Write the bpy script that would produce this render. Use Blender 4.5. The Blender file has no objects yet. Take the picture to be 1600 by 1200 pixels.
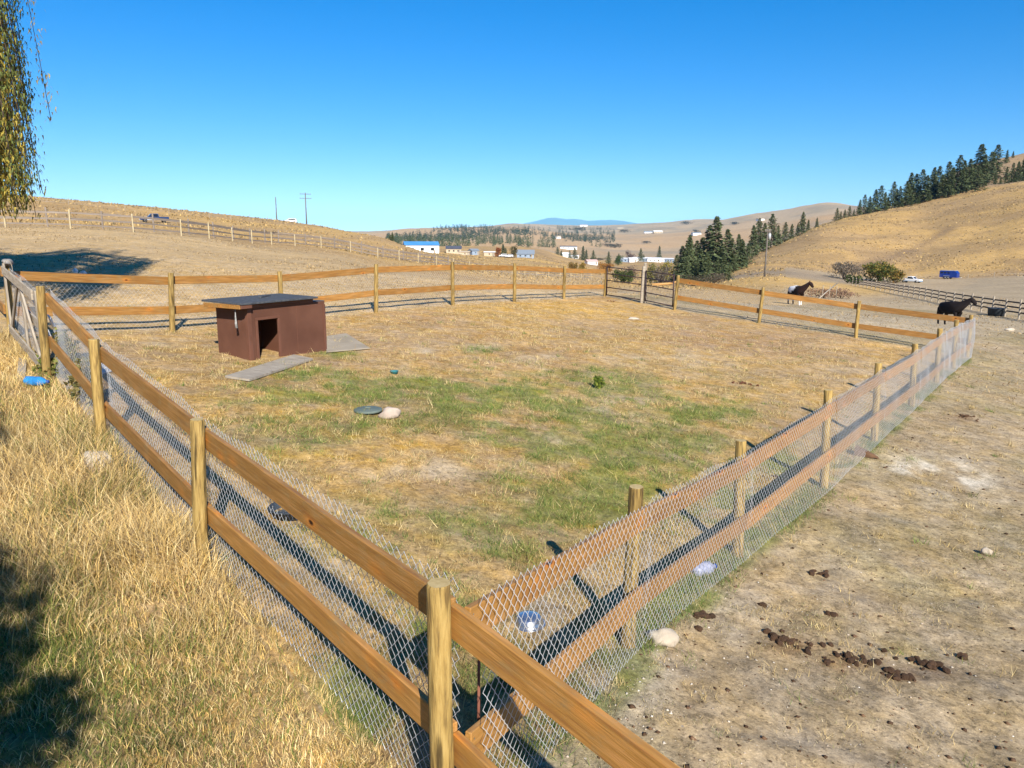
import bpy, bmesh, math, random
import numpy as np
from mathutils import Vector, Matrix

random.seed(7)
rng = np.random.default_rng(7)
R = math.radians
SC = bpy.context.scene
COL = SC.collection

# ------------------------------------------------------------------ camera, sky, sun, exposure
F_PX, PITCH, ROLL = 1156.0, R(11.28), R(0.367)
cam_d = bpy.data.cameras.new('camera'); cam = bpy.data.objects.new('camera', cam_d); COL.objects.link(cam)
cam_d.sensor_width = 36.0; cam_d.lens = F_PX / 1600 * 36; cam_d.clip_start = 0.05; cam_d.clip_end = 60000
cam.matrix_world = Matrix.Rotation(R(90) - PITCH, 4, 'X') @ Matrix.Rotation(ROLL, 4, 'Z')
SC.camera = cam

SUN_EL, SUN_AZ = R(33), R(164)        # the sun stands behind and to the right of the camera (azimuth clockwise from +Y)
world = bpy.data.worlds.new('World'); SC.world = world; world.use_nodes = True
wn = world.node_tree.nodes; wl = world.node_tree.links; wn.clear()
sky = wn.new('ShaderNodeTexSky'); sky.sky_type = 'NISHITA'; sky.sun_disc = False
sky.sun_elevation = SUN_EL; sky.sun_rotation = SUN_AZ
sky.altitude = 900; sky.air_density = 1.0; sky.dust_density = 0.0; sky.ozone_density = 6.0
# photographic response of the sky: softened range, deeper colour
nrm_ = wn.new('ShaderNodeVectorMath'); nrm_.operation = 'SCALE'; nrm_.inputs['Scale'].default_value = 1 / 9.3
gam = wn.new('ShaderNodeGamma'); gam.inputs['Gamma'].default_value = 0.8
hsv = wn.new('ShaderNodeHueSaturation'); hsv.inputs['Saturation'].default_value = 1.5
tin = wn.new('ShaderNodeVectorMath'); tin.operation = 'MULTIPLY'; tin.inputs[1].default_value = (7.9 * .80, 7.9 * .875, 7.9 * 1.0)
bg = wn.new('ShaderNodeBackground'); bg.inputs['Strength'].default_value = 0.087
wo = wn.new('ShaderNodeOutputWorld')
wl.new(sky.outputs[0], nrm_.inputs[0]); wl.new(nrm_.outputs[0], gam.inputs[0]); wl.new(gam.outputs[0], hsv.inputs['Color']); wl.new(hsv.outputs[0], tin.inputs[0]); wl.new(tin.outputs[0], bg.inputs[0]); wl.new(bg.outputs[0], wo.inputs[0])
sun_d = bpy.data.lights.new('sun', 'SUN'); sun_d.energy = 5.0; sun_d.angle = R(0.5); sun_d.color = (1.0, 0.93, 0.82)
sun = bpy.data.objects.new('sun', sun_d); COL.objects.link(sun)
sd = Vector((math.sin(SUN_AZ) * math.cos(SUN_EL), math.cos(SUN_AZ) * math.cos(SUN_EL), math.sin(SUN_EL)))
sun.rotation_euler = (sd).to_track_quat('Z', 'Y').to_euler(); sun.location = sd * 40
SC.view_settings.view_transform = 'Standard'; SC.view_settings.look = 'None'
SC.view_settings.exposure = 0.86; SC.view_settings.gamma = 1.0; SC.view_settings.use_curve_mapping = False

# ------------------------------------------------------------------ numeric helpers
CR, SR = math.cos(ROLL), math.sin(ROLL); CP, SP = math.cos(PITCH), math.sin(PITCH)
def ray(px, py):
    """direction seen at a pixel of the 1600 x 1200 frame, scaled to horizontal length 1"""
    X = px - 800.0; Y = py - 600.0
    X, Y = X * CR + Y * SR, -X * SR + Y * CR
    v = np.array([X, F_PX * CP - Y * SP, -F_PX * SP - Y * CP])
    return v / math.hypot(v[0], v[1])
def at(px, py, d): return Vector(ray(px, py) * d)
def az_of(px, py=380.0):
    v = ray(px, py); return math.atan2(v[0], v[1])

def _hash(ix, iy, s):
    n = (ix.astype(np.int64) * 374761393 + iy.astype(np.int64) * 668265263 + s * 1274126177) & 0x7fffffff
    n = (n ^ (n >> 13)) * 1274126177 & 0x7fffffff
    n = (n ^ (n >> 16)) * 668265263 & 0x7fffffff
    return ((n ^ (n >> 15)) & 0xffffff) / float(0xffffff)
def vnoise(x, y, s=0):
    x = np.asarray(x, float); y = np.asarray(y, float)
    ix = np.floor(x); iy = np.floor(y); fx = x - ix; fy = y - iy
    fx = fx * fx * (3 - 2 * fx); fy = fy * fy * (3 - 2 * fy)
    a = _hash(ix, iy, s); b = _hash(ix + 1, iy, s); c = _hash(ix, iy + 1, s); d = _hash(ix + 1, iy + 1, s)
    return (a * (1 - fx) + b * fx) * (1 - fy) + (c * (1 - fx) + d * fx) * fy
def fbm(x, y, s=0, o=4):
    t = 0; a = 0.5; n = 0
    for k in range(o):
        t = t + a * vnoise(x * 2 ** k + 17.3 * k, y * 2 ** k - 9.1 * k, s + k); n += a; a *= 0.5
    return t / n
def sstep(a, b, x):
    t = np.clip((np.asarray(x, float) - a) / (b - a), 0, 1); return t * t * (3 - 2 * t)

# ------------------------------------------------------------------ fence posts (base, top) fitted from perspective
POSTPX = {'L1': ((308, 655), (316, 888)), 'L2': ((146, 530), (160, 700)), 'L3': ((63, 447), (73, 590)), 'L4': ((10, 415), (18, 525)),
 'B1': ((267, 426), (269.5, 520)), 'B3': ((588, 412.5), (587.5, 488)), 'B4': ((707, 409), (707.5, 475)), 'B5': ((804.5, 411), (804, 470)),
 'B6': ((882.5, 415.5), (881, 467)), 'B7': ((948.7, 417.5), (944.5, 464)), 'M': ((1010, 428), (1005, 473)), 'F0': ((1060, 430), (1054, 483)),
 'F1': ((1193, 449), (1186, 504)), 'F2': ((1342.7, 470), (1337, 526)), 'R1': ((994, 760), (980, 1010)), 'R2': ((1158, 688), (1152, 882)),
 'R3': ((1294, 609), (1287, 765)), 'R4': ((1373, 567), (1366, 688)), 'R5': ((1430, 537), (1424, 634)), 'R6': ((1469, 513), (1463, 595)),
 'R7': ((1495, 500), (1489, 575)), 'R8': ((1518, 492), (1511, 560))}
POSTD = {'L1': 6.12, 'L2': 9.24, 'L3': 12.33, 'L4': 15.57, 'B1': 17.05, 'B3': 20.79, 'B4': 22.93, 'B5': 25.27, 'B6': 27.77, 'B7': 30.36,
 'M': 28.74, 'F0': 27.16, 'F1': 26.25, 'F2': 25.62, 'R1': 5.22, 'R2': 7.62, 'R3': 10.33, 'R4': 13.27, 'R5': 16.28, 'R6': 19.3, 'R7': 22.3, 'R8': 25.3}
POST = {}
for k, (t, b) in POSTPX.items():
    POST[k] = (at(b[0], b[1], POSTD[k]), at(t[0], t[1], POSTD[k]))
POST['L0'] = (Vector((-0.31, 3.0, -2.78)), Vector((-0.315, 3.0, -1.485)))
POST['B2'] = (Vector((-5.62, 18.0, -2.14)), Vector((-5.62, 18.0, -0.86)))

# ------------------------------------------------------------------ terrain height
Q = [-3.090, -1.0735, 0.3287, 0.0391, 0.1257, 0.0015]
def quad(x, y):
    x = np.clip(np.asarray(x, float), -28, 28) / 10; y = np.clip(np.asarray(y, float), -20, 34) / 10
    return Q[0] + Q[1] * x + Q[2] * y + Q[3] * x * x + Q[4] * x * y + Q[5] * y * y
_cp = np.array([list(p[0]) for p in POST.values()]); _cr = _cp[:, 2] - quad(_cp[:, 0], _cp[:, 1])
def near_z(x, y):
    x = np.asarray(x, float); y = np.asarray(y, float); num = 0; den = 0.35
    for (cx, cy, _), r in zip(_cp, _cr):
        w = np.exp(-((x - cx) ** 2 + (y - cy) ** 2) / (2 * 1.5 ** 2)); num = num + w * r; den = den + w
    return quad(x, y) + num / den

TAB = {
 -500: [(72, 350), (150, 318), (240, 292), (330, 300), (1000, 330), (3000, 350)],
 0: [(72, 355), (105, 347), (150, 330), (230, 303), (330, 313), (1000, 340), (3000, 352)],
 109: [(71, 357), (105, 350), (155, 336), (230, 312), (330, 322), (1000, 345), (3000, 353)],
 200: [(71, 362), (110, 352), (160, 344.5), (230, 321), (330, 331), (1000, 350), (3000, 355)],
 300: [(75, 370), (110, 358), (165, 349), (240, 332), (330, 341), (1000, 356), (3000, 357)],
 400: [(91, 380), (130, 366), (175, 356), (250, 344), (340, 352), (900, 362), (3000, 360)],
 460: [(96, 384), (150, 365), (250, 350), (330, 358), (900, 366), (3000, 360)],
 530: [(100, 391), (160, 374), (230, 358.5), (330, 370), (900, 374), (3000, 362)],
 600: [(105, 405), (140, 393), (190, 373), (300, 394), (500, 398), (900, 387), (1500, 378), (2300, 369), (3000, 362)],
 625: [(108, 408), (145, 397), (185, 384), (300, 397), (500, 397), (900, 387), (1500, 378), (2300, 368), (3000, 359.5)],
 680: [(114, 415), (150, 406), (200, 399), (300, 400), (430, 397), (600, 385), (900, 389), (1200, 384), (1800, 374), (2700, 357)],
 740: [(125, 424), (200, 412), (300, 405), (430, 400), (600, 384), (900, 390), (1200, 383), (1800, 372), (2700, 356)],
 800: [(135, 430), (200, 420), (300, 412), (430, 404), (600, 385), (900, 392), (1200, 383), (1800, 370), (2700, 355), (4500, 352)],
 840: [(145, 433), (210, 424), (320, 414), (430, 406), (600, 389), (900, 393), (1300, 384), (2000, 369), (2900, 357), (4500, 351.5)],
 890: [(150, 436), (220, 428), (330, 418), (450, 412), (600, 405), (900, 399), (1300, 387), (2000, 372), (3000, 360), (4500, 352.5)],
 950: [(110, 447), (160, 441), (230, 437), (330, 431), (450, 424), (620, 411), (900, 404), (1300, 391), (2000, 374), (3000, 361), (4500, 352)],
 1020: [(90, 451), (150, 446), (230, 440), (330, 431), (500, 418), (700, 409), (1000, 402), (1400, 390), (2200, 369), (3000, 357), (4500, 350)],
 1100: [(80, 456), (140, 448), (200, 443), (300, 430), (450, 418), (700, 409), (1000, 400), (1500, 383), (2200, 363), (3000, 349), (4500, 343)],
 1160: [(53, 477), (70, 463), (100, 450), (122, 437), (140, 440), (180, 430), (230, 423), (300, 407), (350, 404), (500, 412), (900, 399), (1500, 378), (2200, 356), (3400, 338)],
 1220: [(53, 477), (70, 463), (100, 447), (120, 434), (140, 437), (190, 423), (230, 418), (300, 395), (370, 378), (440, 380), (700, 388), (1500, 370), (2200, 349), (3400, 330)],
 1290: [(53, 484), (70, 470), (100, 455), (120, 444), (150, 440), (190, 431), (230, 424), (300, 387), (400, 347), (480, 350), (800, 362), (1500, 352), (2200, 336), (3400, 318)],
 1340: [(50, 493), (70, 476), (100, 461), (140, 447), (190, 438), (230, 432), (310, 384), (420, 334), (480, 333), (700, 347), (1500, 350), (3400, 328)],
 1430: [(47, 505), (65, 487), (100, 464), (150, 450), (200, 443), (240, 435), (320, 381), (440, 320), (520, 313), (640, 303), (900, 320), (3400, 340)],
 1500: [(45, 513), (65, 492), (100, 468), (150, 454), (235, 436), (320, 374), (440, 306), (530, 294), (660, 262), (850, 272), (2500, 310)],
 1550: [(45, 517), (65, 495), (100, 470), (150, 455), (235, 435), (320, 368), (440, 297), (530, 290), (700, 247), (900, 262), (2500, 300)],
 1600: [(45, 522), (65, 498), (100, 472), (150, 456), (235, 434), (320, 360), (440, 287), (530, 281), (740, 235), (1000, 255), (2500, 300)],
 2100: [(45, 560), (65, 525), (100, 485), (235, 432), (320, 340), (440, 230), (530, 225), (740, 180), (1000, 200), (2500, 260)]}
LD = np.linspace(math.log(28), math.log(30000), 420)
def pchip(xs, ys, x):
    xs = np.array(xs, float); ys = np.array(ys, float); h = np.diff(xs); dl = np.diff(ys) / h
    m = np.zeros_like(ys); m[0] = dl[0]; m[-1] = dl[-1]
    for i in range(1, len(xs) - 1):
        if dl[i - 1] * dl[i] > 0:
            w1 = 2 * h[i] + h[i - 1]; w2 = h[i] + 2 * h[i - 1]; m[i] = (w1 + w2) / (w1 / dl[i - 1] + w2 / dl[i])
    i = np.clip(np.searchsorted(xs, x) - 1, 0, len(xs) - 2); t = (x - xs[i]) / h[i]; t = np.clip(t, 0, 1)
    return ((1 + 2 * t) * (1 - t) ** 2 * ys[i] + t * (1 - t) ** 2 * h[i] * m[i] + t * t * (3 - 2 * t) * ys[i + 1] + t * t * (t - 1) * h[i] * m[i + 1])
_cols = []
for px in sorted(TAB):
    a = az_of(px)
    xs = [math.log(28)]; ys = [float(near_z(28 * math.sin(a), 28 * math.cos(a)))]
    for d, y in TAB[px]:
        v = ray(px, y); xs.append(math.log(d)); ys.append(v[2] * d)
    xs += [math.log(9000), math.log(30000)]; ys += [min(ys[-1], 20.0), -60.0]
    if xs[-2] <= xs[-3]: xs.pop(-2); ys.pop(-2)
    _cols.append((a, pchip(xs, ys, LD)))
AZG = np.radians(np.arange(-75, 75.01, 0.2))
_ca = np.array([c[0] for c in _cols]); _cz = np.array([c[1] for c in _cols])
GRID = np.empty((len(AZG), len(LD)))
for j in range(len(LD)):
    GRID[:, j] = pchip(_ca, _cz[:, j], np.clip(AZG, _ca[0], _ca[-1]))
ker = np.exp(-0.5 * (np.arange(-4, 5) / 2.0) ** 2); ker /= ker.sum()
_pad = np.pad(GRID, ((4, 4), (0, 0)), mode='edge'); GRID = sum(k * _pad[i:i + len(AZG)] for i, k in enumerate(ker))
def terrain(x, y):
    x = np.asarray(x, float); y = np.asarray(y, float)
    d = np.hypot(x, y); az = np.arctan2(x, y)
    back = np.abs(az) > R(75); azc = np.clip(az, R(-74.9), R(74.9))
    fa = (azc - AZG[0]) / (AZG[1] - AZG[0]); ia = np.clip(fa.astype(int), 0, len(AZG) - 2); ta = fa - ia
    fd = (np.log(np.maximum(d, 28.01)) - LD[0]) / (LD[1] - LD[0]); idd = np.clip(fd.astype(int), 0, len(LD) - 2); td = np.clip(fd - idd, 0, 1)
    g = ((GRID[ia, idd] * (1 - ta) + GRID[ia + 1, idd] * ta) * (1 - td) + (GRID[ia, idd + 1] * (1 - ta) + GRID[ia + 1, idd + 1] * ta) * td)
    rel = (fbm(x / 38.0, y / 38.0, 31, 4) - 0.5) * np.clip((d - 90) * 0.013, 0, 4.6) + (fbm(x / 420.0, y / 420.0, 41, 3) - 0.5) * np.clip((d - 1200) * 0.012, 0, 22)
    rel = rel * np.where(d > 6000, 0.4, 1)
    n = near_z(x, y)
    # behind the camera the land runs on level
    bw = sstep(R(75), R(120), np.abs(az)); gb = -3.2 - 0.01 * np.minimum(d, 300)
    g = g * (1 - bw) + gb * bw
    w = sstep(29, 44, d)
    near_r = (fbm(x * 1.6, y * 1.6, 3, 3) - 0.5) * 0.05 * sstep(0, 2, d) * (1 - sstep(20, 40, d)) + (fbm(x * 4.2, y * 4.2, 6, 3) - 0.5) * 0.055 * sstep(0, 2, d) * (1 - sstep(9, 18, d))
    # low mound of soil along the outside of the pen on the left is a little higher
    return n * (1 - w) + g * w + rel + near_r
def tz(x, y): return float(terrain(np.array([x]), np.array([y]))[0])
def hit(px, py, dmax=400.0):
    v = ray(px, py); ds = np.exp(np.linspace(math.log(1.5), math.log(dmax), 3000))
    z = terrain(v[0] * ds, v[1] * ds); k = np.argmax(z > v[2] * ds)
    if not (z > v[2] * ds).any(): k = len(ds) - 1
    d = ds[k]; return Vector((v[0] * d, v[1] * d, float(z[k])))
def ground_at(px, d, py=400.0):
    v = ray(px, py); x, y = v[0] * d, v[1] * d; return Vector((x, y, tz(x, y)))

# ------------------------------------------------------------------ object helpers
def link(name, me, parent=None, mat=None):
    o = bpy.data.objects.new(name, me); COL.objects.link(o)
    if mat is not None and me is not None and len(me.materials) == 0: me.materials.append(mat)
    if parent is not None: o.parent = parent
    return o
def tag(o, label=None, cat=None, group=None, kind=None):
    if label: o['label'] = label
    if cat: o['category'] = cat
    if group: o['group'] = group
    if kind: o['kind'] = kind
    return o
WM = {}
def thing(name, label, cat, loc=(0, 0, 0), rotz=0.0, group=None):
    o = bpy.data.objects.new(name, None); COL.objects.link(o); o.empty_display_size = 0.2
    o.location = loc; o.rotation_euler = (0, 0, rotz)
    WM[o.name] = Matrix.Translation(Vector(loc)) @ Matrix.Rotation(rotz, 4, 'Z')
    return tag(o, label, cat, group)
def wpart(name, me, parent, mat, world_m):
    """a part given by its world matrix"""
    o = link(name, me, parent, mat); o.matrix_basis = WM[parent.name].inverted() @ world_m; return o
def copy_tree(o, parent=None):
    c = o.copy(); COL.objects.link(c)
    if parent is not None: c.parent = parent
    for ch in list(o.children): copy_tree(ch, c)
    return c
def mesh_np(name, V, Fc, smooth=False, colors=None):
    """V (n,3), Fc (m,k) all faces with the same number of corners"""
    V = np.asarray(V, np.float32); Fc = np.asarray(Fc, np.int32)
    me = bpy.data.meshes.new(name); k = Fc.shape[1]
    me.vertices.add(len(V)); me.vertices.foreach_set('co', V.ravel())
    me.loops.add(Fc.size); me.loops.foreach_set('vertex_index', Fc.ravel())
    me.polygons.add(len(Fc)); me.polygons.foreach_set('loop_start', np.arange(0, Fc.size, k, dtype=np.int32))
    if smooth: me.polygons.foreach_set('use_smooth', np.ones(len(Fc), bool))
    if colors is not None:
        ca = me.color_attributes.new('tint', 'FLOAT_COLOR', 'POINT')
        c4 = np.ones((len(V), 4), np.float32); c4[:, :3] = colors; ca.data.foreach_set('color', c4.ravel())
    me.update(calc_edges=True); return me
def bm_mesh(name, bm, smooth=False):
    me = bpy.data.meshes.new(name); bm.normal_update(); bm.to_mesh(me); bm.free()
    if smooth:
        for p in me.polygons: p.use_smooth = True
    return me
def add_box(bm, cx, cy, cz, sx, sy, sz, rot=None, bevel=0.0):
    r = bmesh.ops.create_cube(bm, size=1.0); vs = r['verts']
    bmesh.ops.scale(bm, vec=(sx, sy, sz), verts=vs)
    if bevel > 0:
        es = list({e for v in vs for e in v.link_edges}); rr = bmesh.ops.bevel(bm, geom=es, offset=bevel, segments=1, affect='EDGES')
        vs = list({v for f in rr['faces'] for v in f.verts} | {v for v in vs if v.is_valid})
        vs = [v for v in vs if v.is_valid]
    if rot is not None: bmesh.ops.rotate(bm, cent=(0, 0, 0), matrix=rot, verts=vs)
    bmesh.ops.translate(bm, vec=(cx, cy, cz), verts=vs); return vs
def box_me(name, sx, sy, sz, bevel=0.0, c=(0, 0, 0)):
    bm = bmesh.new(); add_box(bm, c[0], c[1], c[2], sx, sy, sz, None, bevel); return bm_mesh(name, bm)
def lathe_me(name, prof, seg=16, smooth=True, jitter=0.0):
    """prof: list of (r, z)"""
    V = []; Fc = []
    for r, z in prof:
        for s in range(seg):
            a = 2 * math.pi * s / seg; rr = r * (1 + (random.random() - .5) * jitter); V.append((rr * math.cos(a), rr * math.sin(a), z))
    n = len(prof)
    for i in range(n - 1):
        for s in range(seg):
            Fc.append((i * seg + s, i * seg + (s + 1) % seg, (i + 1) * seg + (s + 1) % seg, (i + 1) * seg + s))
    me = bpy.data.meshes.new(name); me.from_pydata(V, [], Fc + [tuple(reversed(range(seg))), tuple((n - 1) * seg + s for s in range(seg))]); me.update()
    if smooth:
        for p in me.polygons: p.use_smooth = len(p.vertices) == 4
    return me
def tube_np(path, rad, seg=6):
    """V, F for a tube along a path"""
    P = [Vector(p) for p in path]; V = []; Fc = []
    rr = rad if hasattr(rad, '__len__') else [rad] * len(P)
    up = Vector((0, 0, 1))
    for i, p in enumerate(P):
        t = (P[min(i + 1, len(P) - 1)] - P[max(i - 1, 0)]).normalized()
        a = t.cross(up if abs(t.z) < 0.95 else Vector((1, 0, 0))).normalized(); b = t.cross(a)
        for s in range(seg):
            an = 2 * math.pi * s / seg; V.append(tuple(p + (a * math.cos(an) + b * math.sin(an)) * rr[i]))
    for i in range(len(P) - 1):
        for s in range(seg): Fc.append((i * seg + s, i * seg + (s + 1) % seg, (i + 1) * seg + (s + 1) % seg, (i + 1) * seg + s))
    return V, Fc
def tubes_me(name, paths, rad, seg=6, smooth=True):
    V = []; Fc = []
    for i, p in enumerate(paths):
        v, f = tube_np(p, rad[i] if isinstance(rad, list) else rad, seg); o = len(V); V += v; Fc += [tuple(j + o for j in q) for q in f]
        n = len(p); Fc.append(tuple(o + s for s in reversed(range(seg)))); Fc.append(tuple(o + (n - 1) * seg + s for s in range(seg)))
    me = bpy.data.meshes.new(name); me.from_pydata(V, [], Fc); me.update()
    if smooth:
        for p in me.polygons: p.use_smooth = True
    return me

# ------------------------------------------------------------------ materials
def _n(nt, t, **kw):
    n = nt.nodes.new(t)
    for k, v in kw.items(): setattr(n, k, v)
    return n
def mat(name, c1, c2=None, rough=0.8, scale=6.0, stretch=(1, 1, 1), bump=0.0, bscale=None, metal=0.0, spec=0.3, vary=0.0, detail=6.0, bdist=0.01, trans=0.0, c3=None, alpha=None):
    m = bpy.data.materials.new(name); m.use_nodes = True; nt = m.node_tree; b = nt.nodes['Principled BSDF']; L = nt.links
    b.inputs['Roughness'].default_value = rough; b.inputs['Metallic'].default_value = metal; b.inputs['Specular IOR Level'].default_value = spec
    b.inputs['Base Color'].default_value = (*c1, 1)
    if trans: b.inputs['Transmission Weight'].default_value = trans
    tc = _n(nt, 'ShaderNodeTexCoord'); mp = _n(nt, 'ShaderNodeMapping'); mp.inputs['Scale'].default_value = stretch
    L.new(tc.outputs['Object'], mp.inputs[0])
    oi = _n(nt, 'ShaderNodeObjectInfo')
    va = _n(nt, 'ShaderNodeVectorMath', operation='ADD'); L.new(mp.outputs[0], va.inputs[0])
    cm = _n(nt, 'ShaderNodeVectorMath', operation='SCALE'); cm.inputs[0].default_value = (7.1, 3.3, 5.7); L.new(oi.outputs['Random'], cm.inputs['Scale']); L.new(cm.outputs[0], va.inputs[1])
    if c2 is not None:
        no = _n(nt, 'ShaderNodeTexNoise'); no.inputs['Scale'].default_value = scale; no.inputs['Detail'].default_value = detail; L.new(va.outputs[0], no.inputs['Vector'])
        cr = _n(nt, 'ShaderNodeValToRGB'); cr.color_ramp.elements[0].position = 0.33; cr.color_ramp.elements[1].position = 0.67
        cr.color_ramp.elements[0].color = (*c1, 1); cr.color_ramp.elements[1].color = (*c2, 1)
        if c3 is not None:
            e = cr.color_ramp.elements.new(0.5); e.color = (*c3, 1)
        L.new(no.outputs['Fac'], cr.inputs[0]); src = cr.outputs[0]
        if vary > 0:
            hs = _n(nt, 'ShaderNodeHueSaturation'); mr = _n(nt, 'ShaderNodeMapRange'); mr.inputs['To Min'].default_value = 1 - vary; mr.inputs['To Max'].default_value = 1 + vary
            L.new(oi.outputs['Random'], mr.inputs[0]); L.new(mr.outputs[0], hs.inputs['Value']); L.new(src, hs.inputs['Color']); src = hs.outputs[0]
        L.new(src, b.inputs['Base Color'])
    if bump > 0:
        nb = _n(nt, 'ShaderNodeTexNoise'); nb.inputs['Scale'].default_value = bscale or scale * 3; nb.inputs['Detail'].default_value = 5; L.new(va.outputs[0], nb.inputs['Vector'])
        bp = _n(nt, 'ShaderNodeBump'); bp.inputs['Strength'].default_value = bump; bp.inputs['Distance'].default_value = bdist
        L.new(nb.outputs['Fac'], bp.inputs['Height']); L.new(bp.outputs[0], b.inputs['Normal'])
    return m
def tint_mat(name, rough=0.85, fine=None, spec=0.15, sub=0.0, twoside=0.0):
    """colour per blade / leaf / vertex from the mesh, plus procedural variation"""
    m = bpy.data.materials.new(name); m.use_nodes = True; nt = m.node_tree; b = nt.nodes['Principled BSDF']; L = nt.links
    b.inputs['Roughness'].default_value = rough; b.inputs['Specular IOR Level'].default_value = spec
    at_ = _n(nt, 'ShaderNodeVertexColor', layer_name='tint'); src = at_.outputs[0]
    tc = _n(nt, 'ShaderNodeTexCoord')
    no = _n(nt, 'ShaderNodeTexNoise'); no.inputs['Scale'].default_value = fine or 1.3; no.inputs['Detail'].default_value = 4; L.new(tc.outputs['Object'], no.inputs['Vector'])
    mr = _n(nt, 'ShaderNodeMapRange'); mr.inputs['From Min'].default_value = 0.3; mr.inputs['From Max'].default_value = 0.7; mr.inputs['To Min'].default_value = 0.78; mr.inputs['To Max'].default_value = 1.2
    L.new(no.outputs['Fac'], mr.inputs[0])
    mx = _n(nt, 'ShaderNodeVectorMath', operation='SCALE'); L.new(src, mx.inputs[0]); L.new(mr.outputs[0], mx.inputs['Scale'])
    L.new(mx.outputs[0], b.inputs['Base Color'])
    if twoside > 0:
        tr = _n(nt, 'ShaderNodeBsdfTranslucent'); L.new(mx.outputs[0], tr.inputs[0]); ms = _n(nt, 'ShaderNodeMixShader'); ms.inputs[0].default_value = twoside
        L.new(b.outputs[0], ms.inputs[1]); L.new(tr.outputs[0], ms.inputs[2]); L.new(ms.outputs[0], nt.nodes['Material Output'].inputs[0])
    return m

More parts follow.
